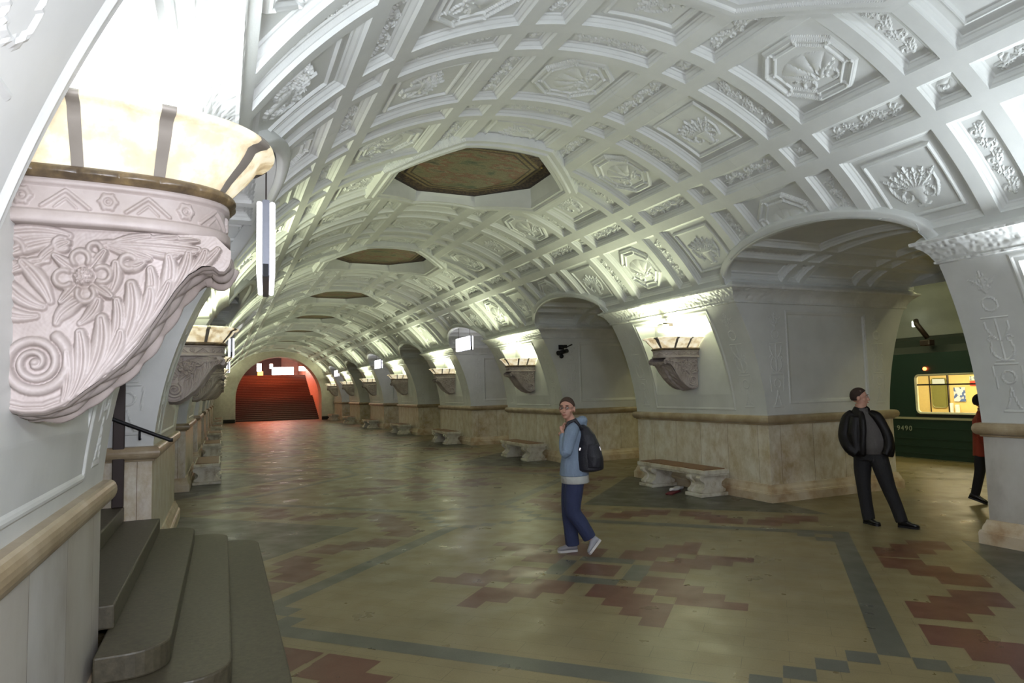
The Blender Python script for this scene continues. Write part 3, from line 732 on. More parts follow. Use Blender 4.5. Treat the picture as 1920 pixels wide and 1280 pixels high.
top_pl, _n = plan(AX-.06, BX-.05, m=60)
brk_me = bracket_me = bracket_mesh()
slab = MB(); pq, _n2 = plan(AX, BX, m=60); slab.rings([[(x, y, .612) for x, y in pq], [(x, y, .80) for x, y in pq]], smooth=False); bmesh.ops.recalc_face_normals(slab.bm, faces=slab.bm.faces)
slab_me = bpy.data.meshes.new('drum_core'); slab.bm.to_mesh(slab_me); slab.bm.free(); slab_me.materials.append(M['brackets'])
def lamp(x, y, rz, label, power=LAMP_W, col=LAMP_COL, group='carved wall lamps with alabaster bowls', sz=.95):
    r = empty('wall_lamp', (x, y, 1.83), rz); r.scale = (1, 1, sz); tag(r, label, 'wall lamp', group)
    b = obj('bracket', brk_me, r); d = obj('frieze_drum', drum_me, r); obj('drum_top', slab_me, d); obj('bronze_ring', ring_me, r)
    for me in panel_me: obj('alabaster_panel', me, r)
    for me in rib_me: obj('metal_rib', me, r)
    l = bpy.data.lights.new('lamp_bulb', 'AREA'); l.shape = 'ELLIPSE'; l.size = .62; l.size_y = .42; l.energy = power; l.color = col
    o = bpy.data.objects.new('lamp_bulb', l); COL.objects.link(o); o.parent = r; o.location = (.42, 0, .87); o.rotation_euler = (PI, 0, 0); l.spread = math.radians(164)
    return r
XL, XR = 2*XW-(XW+wx(1.5))-.035, XW+wx(1.5)-.04
ordr = ['nearest', 'second', 'third', 'fourth', 'fifth', 'sixth', 'farthest']
for k in NB:
    cl = (.86, .93, 1.0) if k <= 0 else LAMP_COL; pw = LAMP_W*(1.0 if k > 0 else 1.15)
    if k == 0: lab = 'huge carved marble wall lamp with glowing alabaster bowl in the left foreground'
    elif k == 1: lab = 'carved wall lamp on the left just beyond the stair passage, its scroll in shade'
    else: lab = 'carved wall lamp on the left wall, number %s back, half hidden by nearer lamps' % ordr[max(k-1, 0)].replace('nearest', 'first')
    if k == -1: lab = 'carved wall lamp on the left wall behind the viewer'
    lamp(XL, yc(k)-.13, 0, lab, pw*(.58 if k == 0 else 1), cl, sz=1.08 if k == 0 else 1.0)
    if k == -1: lab = 'carved wall lamp on the right wall behind the viewer'
    elif k == 0: lab = 'carved wall lamp on the bluish white right-hand pylon beyond the frame edge'
    else: lab = ['carved wall lamp above the nearest right-hand bench with a small box over it', 'carved wall lamp on the right pylon beside the walking man', 'third wall lamp along the right side, just under the large lit sign',
                 'fourth wall lamp along the right side beyond the large lit sign', 'fifth wall lamp along the right side', 'sixth wall lamp along the right side', 'farthest wall lamp on the right beside the end arch'][k-1]
    lamp(XR, yc(k), PI, lab, pw, cl)
for k in (0, 1):
    lamp(XPC-wx(1.5)+.03, yc(k), 0, 'carved wall lamp on the platform side of the %s pylon' % ('right edge' if k == 0 else 'leaning man'), 40, (1, .98, .6), 'platform side wall lamps')

# ---------------------------------------------------------------- benches
def bench_proto():
    r = empty('marble_bench')
    m = MB(); m.box(-.26, .26, -1.0, 1.0, .385, .455, bev=.008); m.box(-.235, .235, -.975, .975, .355, .388); m.build('seat_slab', M['bench'], r)
    m = MB(); m.box(-.225, .235, -.93, .93, .452, .468, bev=.004); m.build('wooden_seat', M['wood'], r)
    prof = [(.235, .06), (.235, .10), (.20, .125), (.165, .15), (.150, .19), (.160, .23), (.195, .265), (.235, .30), (.25, .33), (.25, .36)]
    left = [(-x, z) for x, z in prof]
    poly = left+prof[::-1]
    for sy in (-1, 1):
        m = MB(); c = sy*.70
        m.prism([(x*.97, z) for x, z in poly], 1, c-.17, c+.17)
        leg = m.build('leg', M['bench'], r)
        for dy in (-.17, .10):          # S-shaped consoles
            for sx in (-1, 1):
                pts = [(sx*x, z) for x, z in [(.20, .06), (.262, .075), (.262, .115), (.215, .14), (.185, .17), (.178, .20), (.19, .235), (.23, .26), (.272, .285), (.285, .32), (.27, .355), (.16, .36), (.12, .06)]]
                m = MB(); m.prism(pts, 1, c+dy-.018, c+dy+.088); m.build('scroll_support', M['bench'], leg, bevel=.006)
        m = MB(); m.box(-.29, .29, c-.22, c+.22, 0, .06, bev=.01); m.build('base', M['bench'], leg)
        m = MB()
        for s2 in (-1, 1):
            y_ = c+s2*.192
            for a in range(16): m.box(-.0+.05*math.cos(a*PI/8)-.008, .05*math.cos(a*PI/8)+.008, y_-.006, y_+.002, .21+.05*math.sin(a*PI/8)-.008, .21+.05*math.sin(a*PI/8)+.008)
        m.build('carved_medallion', M['bench'], leg)
    return r
bproto = bench_proto(); first = True
for k in range(0, 8):
    for sd in (1, -1):
        if k == 0 or (k == 1 and sd < 0): continue
        b = bproto if first else copy_tree(bproto); first = False
        b.location = (7.70 if sd > 0 else 2*XW-7.70, yc(k)-.03, 0); b.rotation_euler = (0, 0, PI if sd > 0 else 0)
        if sd > 0: lb = ['nearest marble bench on the right with brown wooden seat, white and red litter under it', 'marble bench on the right just left of the walking man', 'third marble bench along the right wall', 'fourth marble bench along the right wall', 'fifth marble bench along the right wall', 'sixth marble bench along the right wall', 'farthest marble bench on the right near the red stairs'][k-1]
        else: lb = ['', 'nearest marble bench on the left, seen end-on beyond the lower wall block', 'third marble bench in the row on the left', 'fourth marble bench in the row on the left', 'fifth marble bench in the row on the left', 'sixth marble bench in the row on the left', 'farthest marble bench in the left row'][k-1]
        tag(b, lb, 'bench', 'marble benches against the pylons')
# litter
bg = MB(); n = 18; rs = []
for i in range(9):
    t = i/8-.5; w_ = .085*math.sqrt(max(.03, 1-(2*t)**2*.9)); rs.append([(t*.06+w_*.75*math.cos(2*PI*j/n), t*.46+.01*math.sin(3*j), .035+w_*.42*math.sin(2*PI*j/n)+.012*math.sin(i*1.7)) for j in range(n)])
bg.rings(rs); o = bg.build('plastic_bag', plain('white_plastic', (.72, .70, .70), .4), None, loc=(7.52, 9.98, .016), rz=-1.0); tag(o, 'crumpled white bag lying on the floor under the nearest right bench', 'bag')
m = MB(); m.box(-.07, .06, -.22, .20, 0, .02, bev=.006); m.box(-.06, .05, -.16, .15, .018, .032, bev=.004)
o = m.build('folded_paper', plain('dark_red_paper', (.16, .025, .03), .6), None, loc=(7.36, 9.86, .002), rz=-1.0); tag(o, 'dark red folded paper on the floor in front of the white bag', 'paper')

# small box and camera on the pylons
r = empty('loudspeaker', (XW+wx(3.05)-.02, yc(1)+.02, 2.98)); tag(r, 'small white box mounted on the wall above the nearest right lamp', 'speaker')
m = MB(); m.box(-.18, -.02, -.085, .085, -.08, .07, bev=.02); m.build('housing', plain('white_paint_metal', (.62, .63, .58), .4), r)
m = MB(); m.box(-.04, .10, -.03, .03, .03, .09); m.tube([(-.1, 0, .09), (.06, 0, .09)], .012); m.build('mount', M['darksteel'], r)
r = empty('security_camera', (8.02, yc(2)-L/2-.02, 2.98)); tag(r, 'dark surveillance camera on the passage wall above the walking man', 'camera')
m = MB(); m.tube([(0, 0, 0), (0, -.14, 0), (.0, -.16, -.12)], .022, 10); m.box(-.06, .06, -.03, .0, -.06, .06); m.build('arm', M['black'], r)
m = MB(); m.tube([(-.16, -.22, -.16), (.12, -.14, -.10)], .055, 12); m.tube([(-.20, -.23, -.17), (-.16, -.22, -.16)], .062, 12); m.build('camera_body', M['black'], r)
m = MB(); m.tube([(.06, -.14, -.02), (.24, -.2, .06)], .016, 8); m.box(.02, .10, -.18, -.10, -.03, .05); m.sphere((-.04, -.12, -.24), .06, 12); m.build('second_lens', M['black'], r)

# ---------------------------------------------------------------- lit signs hanging in the arches
def sign(x, y, z, ly, lz, label, ang=0):
    r = empty('lit_sign', (x, y, z), ang); tag(r, label, 'sign', 'lit signs hanging in the arches')
    m = MB(); m.box(-.030, .030, -ly/2, ly/2, -lz/2, lz/2, bev=.006); m.build('frame', M['signframe'], r)
    for s_ in (-1, 1):
        m = MB(); m.box(min(s_*.03, s_*.075), max(s_*.03, s_*.075), -ly/2+.01, ly/2-.01, -lz/2+.012, lz/2-.012, bev=.018); m.build('lit_face', M['signlit'], r)
    m = MB()
    for s_ in (-.4, .4): m.tube([(0, s_*ly, lz/2-.01), (0, s_*ly, 4.03-z)], .007, 6)
    m.build('hanger', M['darksteel'], r)
    m = MB(); m.box(-.022, .022, -ly/2-.012, -ly/2+.004, -lz/2-.01, -lz/2+.10); m.build('end_clip', M['black'], r)
    return r
sign(.36, 6.60, 3.24, 1.30, .66, 'lit white sign seen edge-on, hanging right of the huge lamp', -.055)
sign(7.28, 20.64, 3.46, 1.35, .46, 'large white lit sign hanging over the right wall, nearest of the right signs')
sign(7.45, 34.68, 3.45, 1.35, .46, 'small white lit sign on the right, second along')
sign(7.45, 48.7, 3.45, 1.35, .46, 'tiny white lit sign on the right near the end arch')
sign(.2, 20.64, 3.3, 1.3, .5, 'lit sign on the left just beyond the second left lamp')
sign(.2, 34.68, 3.35, 1.3, .5, 'farther lit sign on the left beside the end arch')

# ---------------------------------------------------------------- steps and rails on the left
def rounded(x0, x1, y0, y1, r, n=8):
    p = [(x0, y0)]+[(x1-r+r*math.sin(t), y0+r-r*math.cos(t)) for t in np.linspace(0, PI/2, n)]
    p += [(x1-r+r*math.cos(t), y1-r+r*math.sin(t)) for t in np.linspace(0, PI/2, n)]+[(x0, y1)]; return p
sr = empty('stone_steps', (-.6, 6.6, 0)); tag(sr, 'worn grey stone steps with rounded ends rising into the left passage', 'steps')
stp = [(.40, 4.15, 8.95, 0, .15, .30), (.06, 4.28, 8.70, .15, .30, .26), (-.28, 4.45, 8.45, .30, .45, .22)]
for x1, y0, y1, z0, z1, rr in stp:
    m = MB(); p = rounded(-.66, x1, y0, y1, rr); m.prism([(x+.6, y-6.6) for x, y in p], 2, z0, z1); m.build('step', M['steps'], sr, bevel=.012)
for x1, z0, z1 in ((-.62, .45, .60), (-.96, .60, .75)):
    m = MB(); m.box(-4.2+.6, x1+.6, 4.955-6.6, 8.255-6.6, z0, z1); m.build('step', M['steps'], sr, bevel=.012)
m = MB(); m.box(-4.3, -4.2, 4.9, 8.3, 0, 4.2); o = m.build('wall_left', M['dark']); tag(o, kind='structure')
hr = empty('handrail', (-.8, 8.2, 0)); tag(hr, 'black metal handrail on the far side of the left steps', 'handrail')
m = MB(); m.tube([(-1.12+.8, -.03, 1.71), (-1.06+.8, -.03, 1.68), (-.53+.8, -.03, 1.44), (-.50+.8, -.03, 1.44)], .021, 12); m.build('rail', M['black'], hr)
m = MB(); m.tube([(-.02, -.03, 1.55), (-.02, -.03, 1.46), (-.02, .05, 1.46)], .012, 8); m.build('rail_bracket', M['black'], hr)
o = MB().box(-.055, .055, -.028, .028, .0, 2.6, bev=.008).build('steel_post', M['darksteel'], None, loc=(-1.02, 8.228, .75)); tag(o, 'dark brown upright post beside the handrail at the top of the left steps', 'post')
m = MB(); m.tube([(-1.25, 5.02, 1.62), (-.80, 5.02, 1.35), (-.70, 5.02, 1.28), (-.66, 5.02, 1.18), (-.68, 5.02, 1.05)], .024, 10); m.tube([(-.80, 5.02, 1.35), (-.80, 4.94, 1.33)], .012, 8)
m = MB(); m.tube([(-1.6, 5.03, 1.75), (-1.12, 5.03, 1.38), (-1.0, 5.03, 1.30), (-.955, 5.03, 1.22), (-.955, 5.03, 1.10)], .026, 12); m.tube([(-1.2, 5.03, 1.43), (-1.2, 4.94, 1.41)], .012, 8)
o = m.build('curved_rail', M['greysteel']); tag(o, 'grey curved end of the handrail on the near side of the left steps', 'handrail')

# ---------------------------------------------------------------- platform tunnels, track walls
def plat(sgn):
    th = np.radians(np.linspace(-100, 100, 90)); yl = np.linspace(-8, 58, 200); TH, Yg = np.meshgrid(th, yl, indexing='ij')
    Rr = R+.05+.03*(np.abs(((np.degrees(TH)+8) % 16)-8) > 6.2)+.0*Yg
    X = Rr*np.sin(TH); Z = ZC+Rr*np.cos(TH); keep = None
    Xc = X[:-1, :-1]; Zc2 = Z[:-1, :-1]; keep = ~((Xc < -2.2) & (Zc2 < 3.6)) & (Zc2 > -1.2)
    Pm = np.stack([XPC+X, Yg, Z], -1)
    F = grid_faces(len(th), len(yl), False, keep); used = np.unique(F); mp = np.zeros(TH.size, np.int32); mp[used] = np.arange(len(used))
    o = obj('ceiling', mesh_np('ceiling', Pm.reshape(-1, 3)[used], mp[F], M['plaster'], smooth=True), None, (0 if sgn > 0 else 2*XW, 0 if sgn > 0 else 50, 0), 0 if sgn > 0 else PI); tag(o, kind='structure')
plat(1)
m = MB(); m.box(15.5, 20, -9, 58, -1.25, -1.15); m.box(15.45, 15.56, -9, 58, -1.2, 0.001); o = m.build('floor', M['floordark']); tag(o, kind='structure')
for side in (1, -1):       # closing walls of the concourse behind the viewer
    pass
m = MB(); m.box(-8, 20, -9.1, -9, -1.2, 6); m.box(8.2, 20, 57, 57.1, -1.2, 6); m.box(-5, -4.9, -9, 57, 0, 4.6); o = m.build('wall_back', M['wall']); tag(o, kind='structure')

# ---------------------------------------------------------------- the train
M['train'] = plain('dark_green_train_paint', (.006, .026, .020), .4, 0, 0, 30)
M['trainroof'] = plain('dark_train_roof', (.006, .014, .012), .6)
M['cream'] = plain('yellow_train_interior', (.70, .55, .22), .4)
M['olive'] = plain('olive_window_glass', (.22, .22, .07), .2)
M['strip'] = plain('pale_train_stripe', (.36, .34, .24), .4)
tr = empty('train', (15.62, 6, 0)); tag(tr, 'dark green train car with a lit window standing beyond the right passage', 'train')
TY0, TY1 = -12.0, 13.4
wins = [(3.45, 5.06), (-1.55, .06), (-6.6, -5.0)]; doors = [(1.0, 2.4), (-4.3, -2.9), (-9.2, -7.8), (6.1, 7.4)]
z0w, z1w = 1.10, 2.02
m = MB()
segs = sorted(wins); prev = TY0
m.box(0, .08, TY0, TY1, -.95, z0w); m.box(0, .08, TY0, TY1, z1w, 2.55)
for a, b in segs: m.box(0, .08, prev, a, z0w, z1w); prev = b
m.box(0, .08, prev, TY1, z0w, z1w)
body = m.build('body_side', M['train'], tr)
m = MB()
for z in (.10, .28, .46, .72, .90): m.box(-.012, .004, TY0, TY1, z, z+.022)
m.build('side_ribs', M['train'], body)
m = MB(); m.box(-.02, .004, TY0, TY1, .945, .995); m.build('pale_stripe', M['strip'], tr)
m = MB(); rs = []
for y in (TY0, TY1): rs.append([(x, y, z) for x, z in ((0, 2.55), (.08, 2.72), (.35, 2.90), (.9, 3.02), (1.8, 3.02), (2.35, 2.9), (2.62, 2.72), (2.7, 2.55), (2.7, -.95), (2.62, -.95), (2.62, 2.5), (.08, 2.5))])
m.rings(rs, smooth=False); m.build('roof', M['trainroof'], tr)
def rr_frame(m, x0, x1, ya, yb, za, zb, w_, r=.12, n=6):
    def ringp(d, x):
        p = []
        for cy_, cz_, a0 in ((yb-r, zb-r, 0), (ya+r, zb-r, PI/2), (ya+r, za+r, PI), (yb-r, za+r, 1.5*PI)):
            for i in range(n+1): a = a0+PI/2*i/n; p.append((x, cy_+(r-d)*math.cos(a), cz_+(r-d)*math.sin(a)))
        return p
    A, B, C_, D = ringp(0, x0), ringp(w_, x0), ringp(w_, x1), ringp(0, x1)
    m.rings([A, B, C_, D, A], cap=False)
for a, b in wins:
    wn = MB(); rr_frame(wn, -.012, .05, a-.02, b+.02, z0w-.02, z1w+.02, .045); wo = wn.build('window', plain('pale_window_frame', (.75, .72, .55), .35), tr)
    m = MB(); m.box(.012, .04, a, b, 1.765, 1.80); m.build('window_bar', M['black'], wo)
    m = MB(); m.box(-.02, .02, a-.03, b+.03, z0w-.07, z0w-.02); m.build('window_sill', M['black'], wo)
for a, b in doors:
    m = MB(); m.box(-.015, .01, a, (a+b)/2-.01, .02, 2.15); m.box(-.015, .01, (a+b)/2+.01, b, .02, 2.15); m.build('door', M['train'], tr)
# interior
m = MB(); m.box(.08, 2.6, TY0, TY1, -.02, .02); m.box(.08, 2.6, TY0, TY1, 2.46, 2.5); m.build('interior_floor_and_ceiling', M['cream'], tr)
m = MB(); m.box(2.58, 2.62, TY0, TY1, 0, 2.5); iw = m.build('interior_wall', M['cream'], tr)
m = MB(); rr_frame(m, 2.55, 2.585, 5.98, 6.42, 1.12, 1.95, .03, .1); m.box(2.562, 2.58, 6.0, 6.4, 1.15, 1.93); m.build('door_window', M['olive'], iw)
m = MB(); m.box(2.545, 2.57, 6.03, 6.37, 1.78, 1.92); m.build('door_notice', plain('pale_notice', (.62, .70, .72), .5), iw)
m = MB(); m.box(2.56, 2.58, 5.93, 5.95, .2, 2.4); m.box(2.56, 2.58, 6.46, 6.48, .2, 2.4); m.build('door_edge', M['darksteel'], iw)
def poster_mat(name, a, b, sc):
    mm, nt, bb, _ = newmat(name); nt.links.new(ramp(nt, [(.45, a), (.5, b)], noise(nt, objvec(nt), sc, 2)), bb.inputs['Base Color']); return mm
m = MB(); m.box(2.555, 2.578, 5.50, 5.80, 1.30, 1.68); m.build('poster', poster_mat('blue_white_poster', (.08, .14, .35), (.72, .74, .72), 6), iw)
m = MB(); m.box(2.555, 2.578, 5.12, 5.36, 1.72, 1.84); m.build('notice', plain('red_notice', (.55, .06, .04), .5), iw)
m = MB(); m.box(2.555, 2.578, 5.12, 5.36, 1.86, 1.97); m.build('notice', poster_mat('grey_notice', (.15, .2, .3), (.6, .65, .6), 20), iw)
m = MB(); m.box(2.2, 2.58, 3.2, 5.5, .42, .5, bev=.02); m.box(2.5, 2.58, 3.2, 5.5, .5, 1.0, bev=.02); m.build('seat', plain('brown_train_seat', (.25, .12, .05), .5), iw)
m = MB(); m.box(2.4, 2.5, 5.62, 5.70, 1.0, 1.22, bev=.02); m.box(2.4, 2.5, 5.78, 5.86, 1.0, 1.26, bev=.02); m.build('white_handle', plain('white_handle', (.8, .8, .76), .4), iw)
for dy in (6.9, 4.6): m = MB(); m.tube([(.5, dy, .1), (.5, dy, 2.46)], .016, 8); m.build('grab_pole', M['darksteel'], iw)
m = MB(); m.box(.9, 1.8, -2, 8, 2.40, 2.45); m.build('interior_lamp', emit('train_ceiling_lamp', (1, .9, .62), 3.0), tr)
area('interior_lamp_light', (1.3, -2, 2.38), (1.3, -2, 0), .8, 110, (1, .90, .58), 8, parent=tr).rotation_euler = (0, 0, 0)
bpy.data.objects['interior_lamp_light'].location = (1.35, 1.5, 2.36)
m = MB(); m.sphere((-.03, 4.78, 2.17), (.03, .05, .045), 12); m.build('red_marker_lamp', emit('red_signal', (1, .12, .03), 6), tr)
fc = bpy.data.curves.new('car_number', 'FONT'); fc.body = '9490'; fc.size = .17; fc.extrude = .004; fc.space_character = 1.25
fo = bpy.data.objects.new('car_number', fc); link(fo, tr); fo.rotation_euler = (PI/2, 0, -PI/2); fo.location = (-.014, 5.62, .66); 
dgp = bpy.context.evaluated_depsgraph_get(); nme = bpy.data.meshes.new_from_object(fo.evaluated_get(dgp)); nme.materials.clear(); nme.materials.append(plain('pale_number_paint', (.30, .34, .28), .5))
no = obj('car_number', nme, tr); no.rotation_euler = fo.rotation_euler; no.location = fo.location; bpy.data.objects.remove(fo, do_unlink=True); no.name = 'car_number'
m = MB(); m.tube([(-.1, 4.6, 2.9), (-.25, 4.75, 3.25), (-.2, 4.8, 3.35)], .06, 8); m.box(-.2, .0, 4.5, 4.75, 2.72, 2.86, bev=.02)
o = m.build('platform_fixture', M['darksteel'], None, loc=(15.62, 6, 0)); tag(o, 'small dark fixture hanging above the train roof', 'fixture')
m = MB(); m.box(-.03, .03, -.05, .05, -.09, .09, bev=.02); o = m.build('platform_lamp', emit('small_lamp', (.95, 1, .8), 1.2), None, loc=(18.6, 13.1, 3.55)); tag(o, 'small bright lamp above the train roof', 'lamp')

# ---------------------------------------------------------------- end portal and the red stairs
PX, PH, PZ, PR = 3.98, 3.14, 1.75, 3.22; YE = 54.25
nA = 40; inn = []; outc = []
angs = np.linspace(0, PI, nA)
inn = [(PX+PH, 0)]+[(PX+PH*math.cos(a), PZ+PR*math.sin(a)) for a in angs]+[(PX-PH, 0)]
outc = [(XV+4.7, -.1)]+[(XV+4.7*math.cos(a), 1.0+4.7*math.sin(a)) for a in angs]+[(XV-4.7, -.1)]
m = MB(); m.rings([[(x, YE, z) for x, z in outc], [(x, YE, z) for x, z in inn], [(x, YE+1.7, z) for x, z in inn]], closed=False, smooth=False)
o = m.build('wall_end', M['portal']); tag(o, kind='structure')
rs_ = empty('red_staircase', (4, 56, 0)); tag(rs_, 'wide staircase in deep red light climbing beyond the end arch', 'staircase')
nst = 13; z = 0; y = 0.05
m = MB()
for f in range(2):
    m = MB()
    for i in range(nst):
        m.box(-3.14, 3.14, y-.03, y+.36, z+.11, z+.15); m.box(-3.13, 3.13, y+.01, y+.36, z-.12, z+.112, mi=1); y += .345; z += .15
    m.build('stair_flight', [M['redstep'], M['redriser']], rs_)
    m = MB(); m.box(-3.14, 3.14, y, y+(1.3 if f == 0 else 7), z-.2, z); m.build('landing', M['redstep'], rs_); y += 1.3 if f == 0 else 7
for xa in (.60, 7.16):
    o = MB().box(xa, xa+.22, 55.9, 78, -.2, 8).build('wall_stairs', M['redwall']); tag(o, kind='structure')
m = MB(); m.rings([[(4+3.4*math.cos(a), yy, zc+1.6*math.sin(a)) for a in np.linspace(0, PI, 20)] for yy, zc in ((55.9, 3.4), (60, 3.6), (66, 5.0), (78, 5.2))], closed=False); o = m.build('ceiling', M['redwall']); tag(o, kind='structure')
m = MB(); m.box(.5, 7.4, 73.0, 73.2, 3, 8); o = m.build('wall_lobby', M['redwall']); tag(o, kind='structure')
m = MB(); m.box(.84, 5.3, 70, 70.1, 3.95, 5.85); o = m.build('dark_gap_sheet', M['dark']); tag(o, 'black dark opening above the top of the red stairs', 'opening')  # black sheet stands in for the unlit gap over the stairs
for xa, xb in ((7.14, 8.0), (.0, .82)):
    o = MB().box(xa, xb, YE-.06, YE+.02, 0, .26, bev=.01).build('baseboard_end', M['dark']); tag(o, kind='structure')
def lbox(name, x, y, z, sx, sz, label, mat, cat='lamp'):
    o = MB().box(-sx/2, sx/2, -.08, .08, -sz/2, sz/2, bev=.03).build(name, mat, None, loc=(x, y, z)); tag(o, label, cat); return o
wl = emit('stair_lightbox', (1, .97, .93), 5)
lbox('lit_board', 5.15, 66.3, 4.30, 1.95, .72, 'wide white lit board at the top of the red stairs', wl, 'sign')
lbox('kiosk_lamp', 3.15, 68.5, 4.75, .42, .75, 'tall white lamp at the top left of the red stairs', wl)
lbox('kiosk_lamp', 4.25, 68.5, 4.85, .30, .45, 'short white lamp just left of the wide lit board', wl)
lbox('kiosk_box', 3.25, 68.4, 4.14, .5, .45, 'yellow lit box under the tall white lamp on the stairs', emit('yellow_box', (1, .55, .15), 1.2))
lbox('wall_lantern', 6.75, 64.8, 4.45, .6, .42, 'white lantern on the right wall of the red stairs', wl)

# ---------------------------------------------------------------- people
def pmat(name, col, rough=.8, sheen=0, bs=.25, sc=70):
    m, nt, b, _ = newmat(name); v = objvec(nt)
    nt.links.new(mix(nt, tuple(x*.78 for x in col), tuple(min(1, x*1.1) for x in col), noise(nt, v, 9, 4)), b.inputs['Base Color']); b.inputs['Roughness'].default_value = rough
    n1 = noise(nt, objvec(nt, (1, 1, .6)), 14, 4, .6); bump(nt, b, n1, bs, .03); return m
SKIN = pmat('skin', (.50, .27, .19), .55, 0, .05)
def lerp(a, b, t): return tuple(a[i]+(b[i]-a[i])*t for i in range(3))
def chain(m, pts, radii, n=16):
    """smooth tapered limb; radii floats or (side, depth) pairs"""
    P_ = [Vector(p) for p in pts]; out = []; rr = []
    for i in range(len(P_)-1):
        p0 = P_[max(i-1, 0)]; p1 = P_[i]; p2 = P_[i+1]; p3 = P_[min(i+2, len(P_)-1)]
        for t in (0, .25, .5, .75):
            out.append(.5*((2*p1)+(-p0+p2)*t+(2*p0-5*p1+4*p2-p3)*t*t+(-p0+3*p1-3*p2+p3)*t**3))
            a, b = radii[i], radii[i+1]; a = a if isinstance(a, tuple) else (a, a); b = b if isinstance(b, tuple) else (b, b)
            rr.append((a[0]+(b[0]-a[0])*t, a[1]+(b[1]-a[1])*t))
    out.append(P_[-1]); l = radii[-1]; rr.append(l if isinstance(l, tuple) else (l, l))
    m.tube(out, rr, n)
    return m
def torso(m, levels, n=24):
    """levels: (cx, cy, z, half width, half depth, turn)"""
    rs = []
    for cx, cy, z, a, b, t in levels:
        rs.append([(cx+a*math.cos(q_)*math.cos(t)-b*math.sin(q_)*math.sin(t), cy+a*math.cos(q_)*math.sin(t)+b*math.sin(q_)*math.cos(t), z) for q_ in [2*PI*i/n for i in range(n)]])
    m.rings(rs); return m
def skinned(m, name, mat, parent, vox=.009, smooth=5, sf=.5):
    o = m.build(name, mat, parent, smooth=True)
    r = o.modifiers.new('remesh', 'REMESH'); r.mode = 'VOXEL'; r.voxel_size = vox; r.use_smooth_shade = True
    s_ = o.modifiers.new('smooth', 'SMOOTH'); s_.iterations = smooth; s_.factor = sf
    return o
def head_parts(body, root, c, yaw, hair_col, glasses=False, tilt=0):
    """adds a head to the body mesh; face looks along local direction yaw (0 = +y, counterclockwise)"""
    Rm = Matrix.Rotation(yaw, 3, 'Z') @ Matrix.Rotation(tilt, 3, 'X') @ Matrix.Diagonal((1.10, 1.06, 1.06))
    def W(p): v = Rm @ Vector(p); return (c[0]+v.x, c[1]+v.y, c[2]+v.z)
    def ell(m, p, r, n=14):
        rs = []
        for t in [PI*(j+.02)/(n/2+.04) for j in range(n//2+1)]:
            rs.append([W((p[0]+r[0]*math.cos(2*PI*k/n)*math.sin(t), p[1]+r[1]*math.sin(2*PI*k/n)*math.sin(t), p[2]-r[2]*math.cos(t))) for k in range(n)])
        m.rings(rs)
    ell(body, (0, -.012, .025), (.074, .095, .092), 20); ell(body, (0, .022, -.035), (.058, .068, .078), 18); ell(body, (0, .055, -.088), (.030, .026, .024))
    ell(body, (0, .078, .030), (.052, .014, .012)); ell(body, (0, .092, -.012), (.012, .016, .030)); ell(body, (0, .104, -.030), (.016, .014, .011))
    ell(body, (0, .080, -.062), (.026, .012, .012)); ell(body, (.040, .055, -.030), (.022, .022, .02)); ell(body, (-.040, .055, -.030), (.022, .022, .02))
    for sx in (-1, 1): ell(body, (sx*.077, -.010, -.008), (.012, .022, .034))
    m = MB()
    for sx in (-1, 1): ell(m, (sx*.030, .083, .008), (.014, .009, .009), 10)
    m.build('eyes', plain('eye_white', (.5, .48, .45), .3), root, smooth=True)
    m = MB()
    for sx in (-1, 1): ell(m, (sx*.030, .091, .008), (.006, .003, .006), 10)
    m.build('pupils', plain('dark_eye', (.03, .02, .015), .2), root, smooth=True)
    m = MB(); ell(m, (0, .092, -.062), (.024, .008, .006), 12); m.build('lips', plain('lips', (.42, .16, .13), .5), root, smooth=True)
    for sx in (-1, 1):
        m = MB(); ell(m, (sx*.031, .092, .034), (.020, .006, .005), 10); m.build('eyebrow', plain('eyebrow', tuple(x*.8 for x in hair_col), .8), root, smooth=True)
    m = MB(); n = 24; rs = []
    for j, ph in enumerate(np.linspace(0, 1, 9)):     # hair cap: covers crown, back and sides
        ring = []
        for k in range(n):
            a = 2*PI*k/n; fr = max(0, math.sin(a)); lim = .60*PI-.31*PI*fr**.6+(.10*PI if math.sin(a) < -.2 else 0)
            t = ph*lim+.001; ring.append(W((.083*math.cos(a)*math.sin(t), -.012+.104*math.sin(a)*math.sin(t), .026+.104*math.cos(t))))
        rs.append(ring)
    inner = [[tuple(c[i]+(p[i]-c[i])*.9 for i in range(3)) for p in r] for r in rs[::-1]]
    m.rings(rs+inner, cap=False)
    h = m.build('hair', pmat('hair_%d' % int(hair_col[0]*1000), hair_col, .85, 0, .8, 120), root, smooth=True)
    if glasses:
        m = MB()
        for sx in (-1, 1): m.tube([W((sx*.033+.020*math.cos(a), .108, .008+.014*math.sin(a))) for a in np.linspace(0, 2*PI, 17)], .0022, 6, cap=False)
        m.tube([W((-.013, .11, .012)), W((.013, .11, .012))], .002, 6)
        for sx in (-1, 1): m.tube([W((sx*.053, .106, .012)), W((sx*.078, .03, .010)), W((sx*.082, -.01, .004))], .002, 6)
        m.build('glasses', M['darksteel'], root)
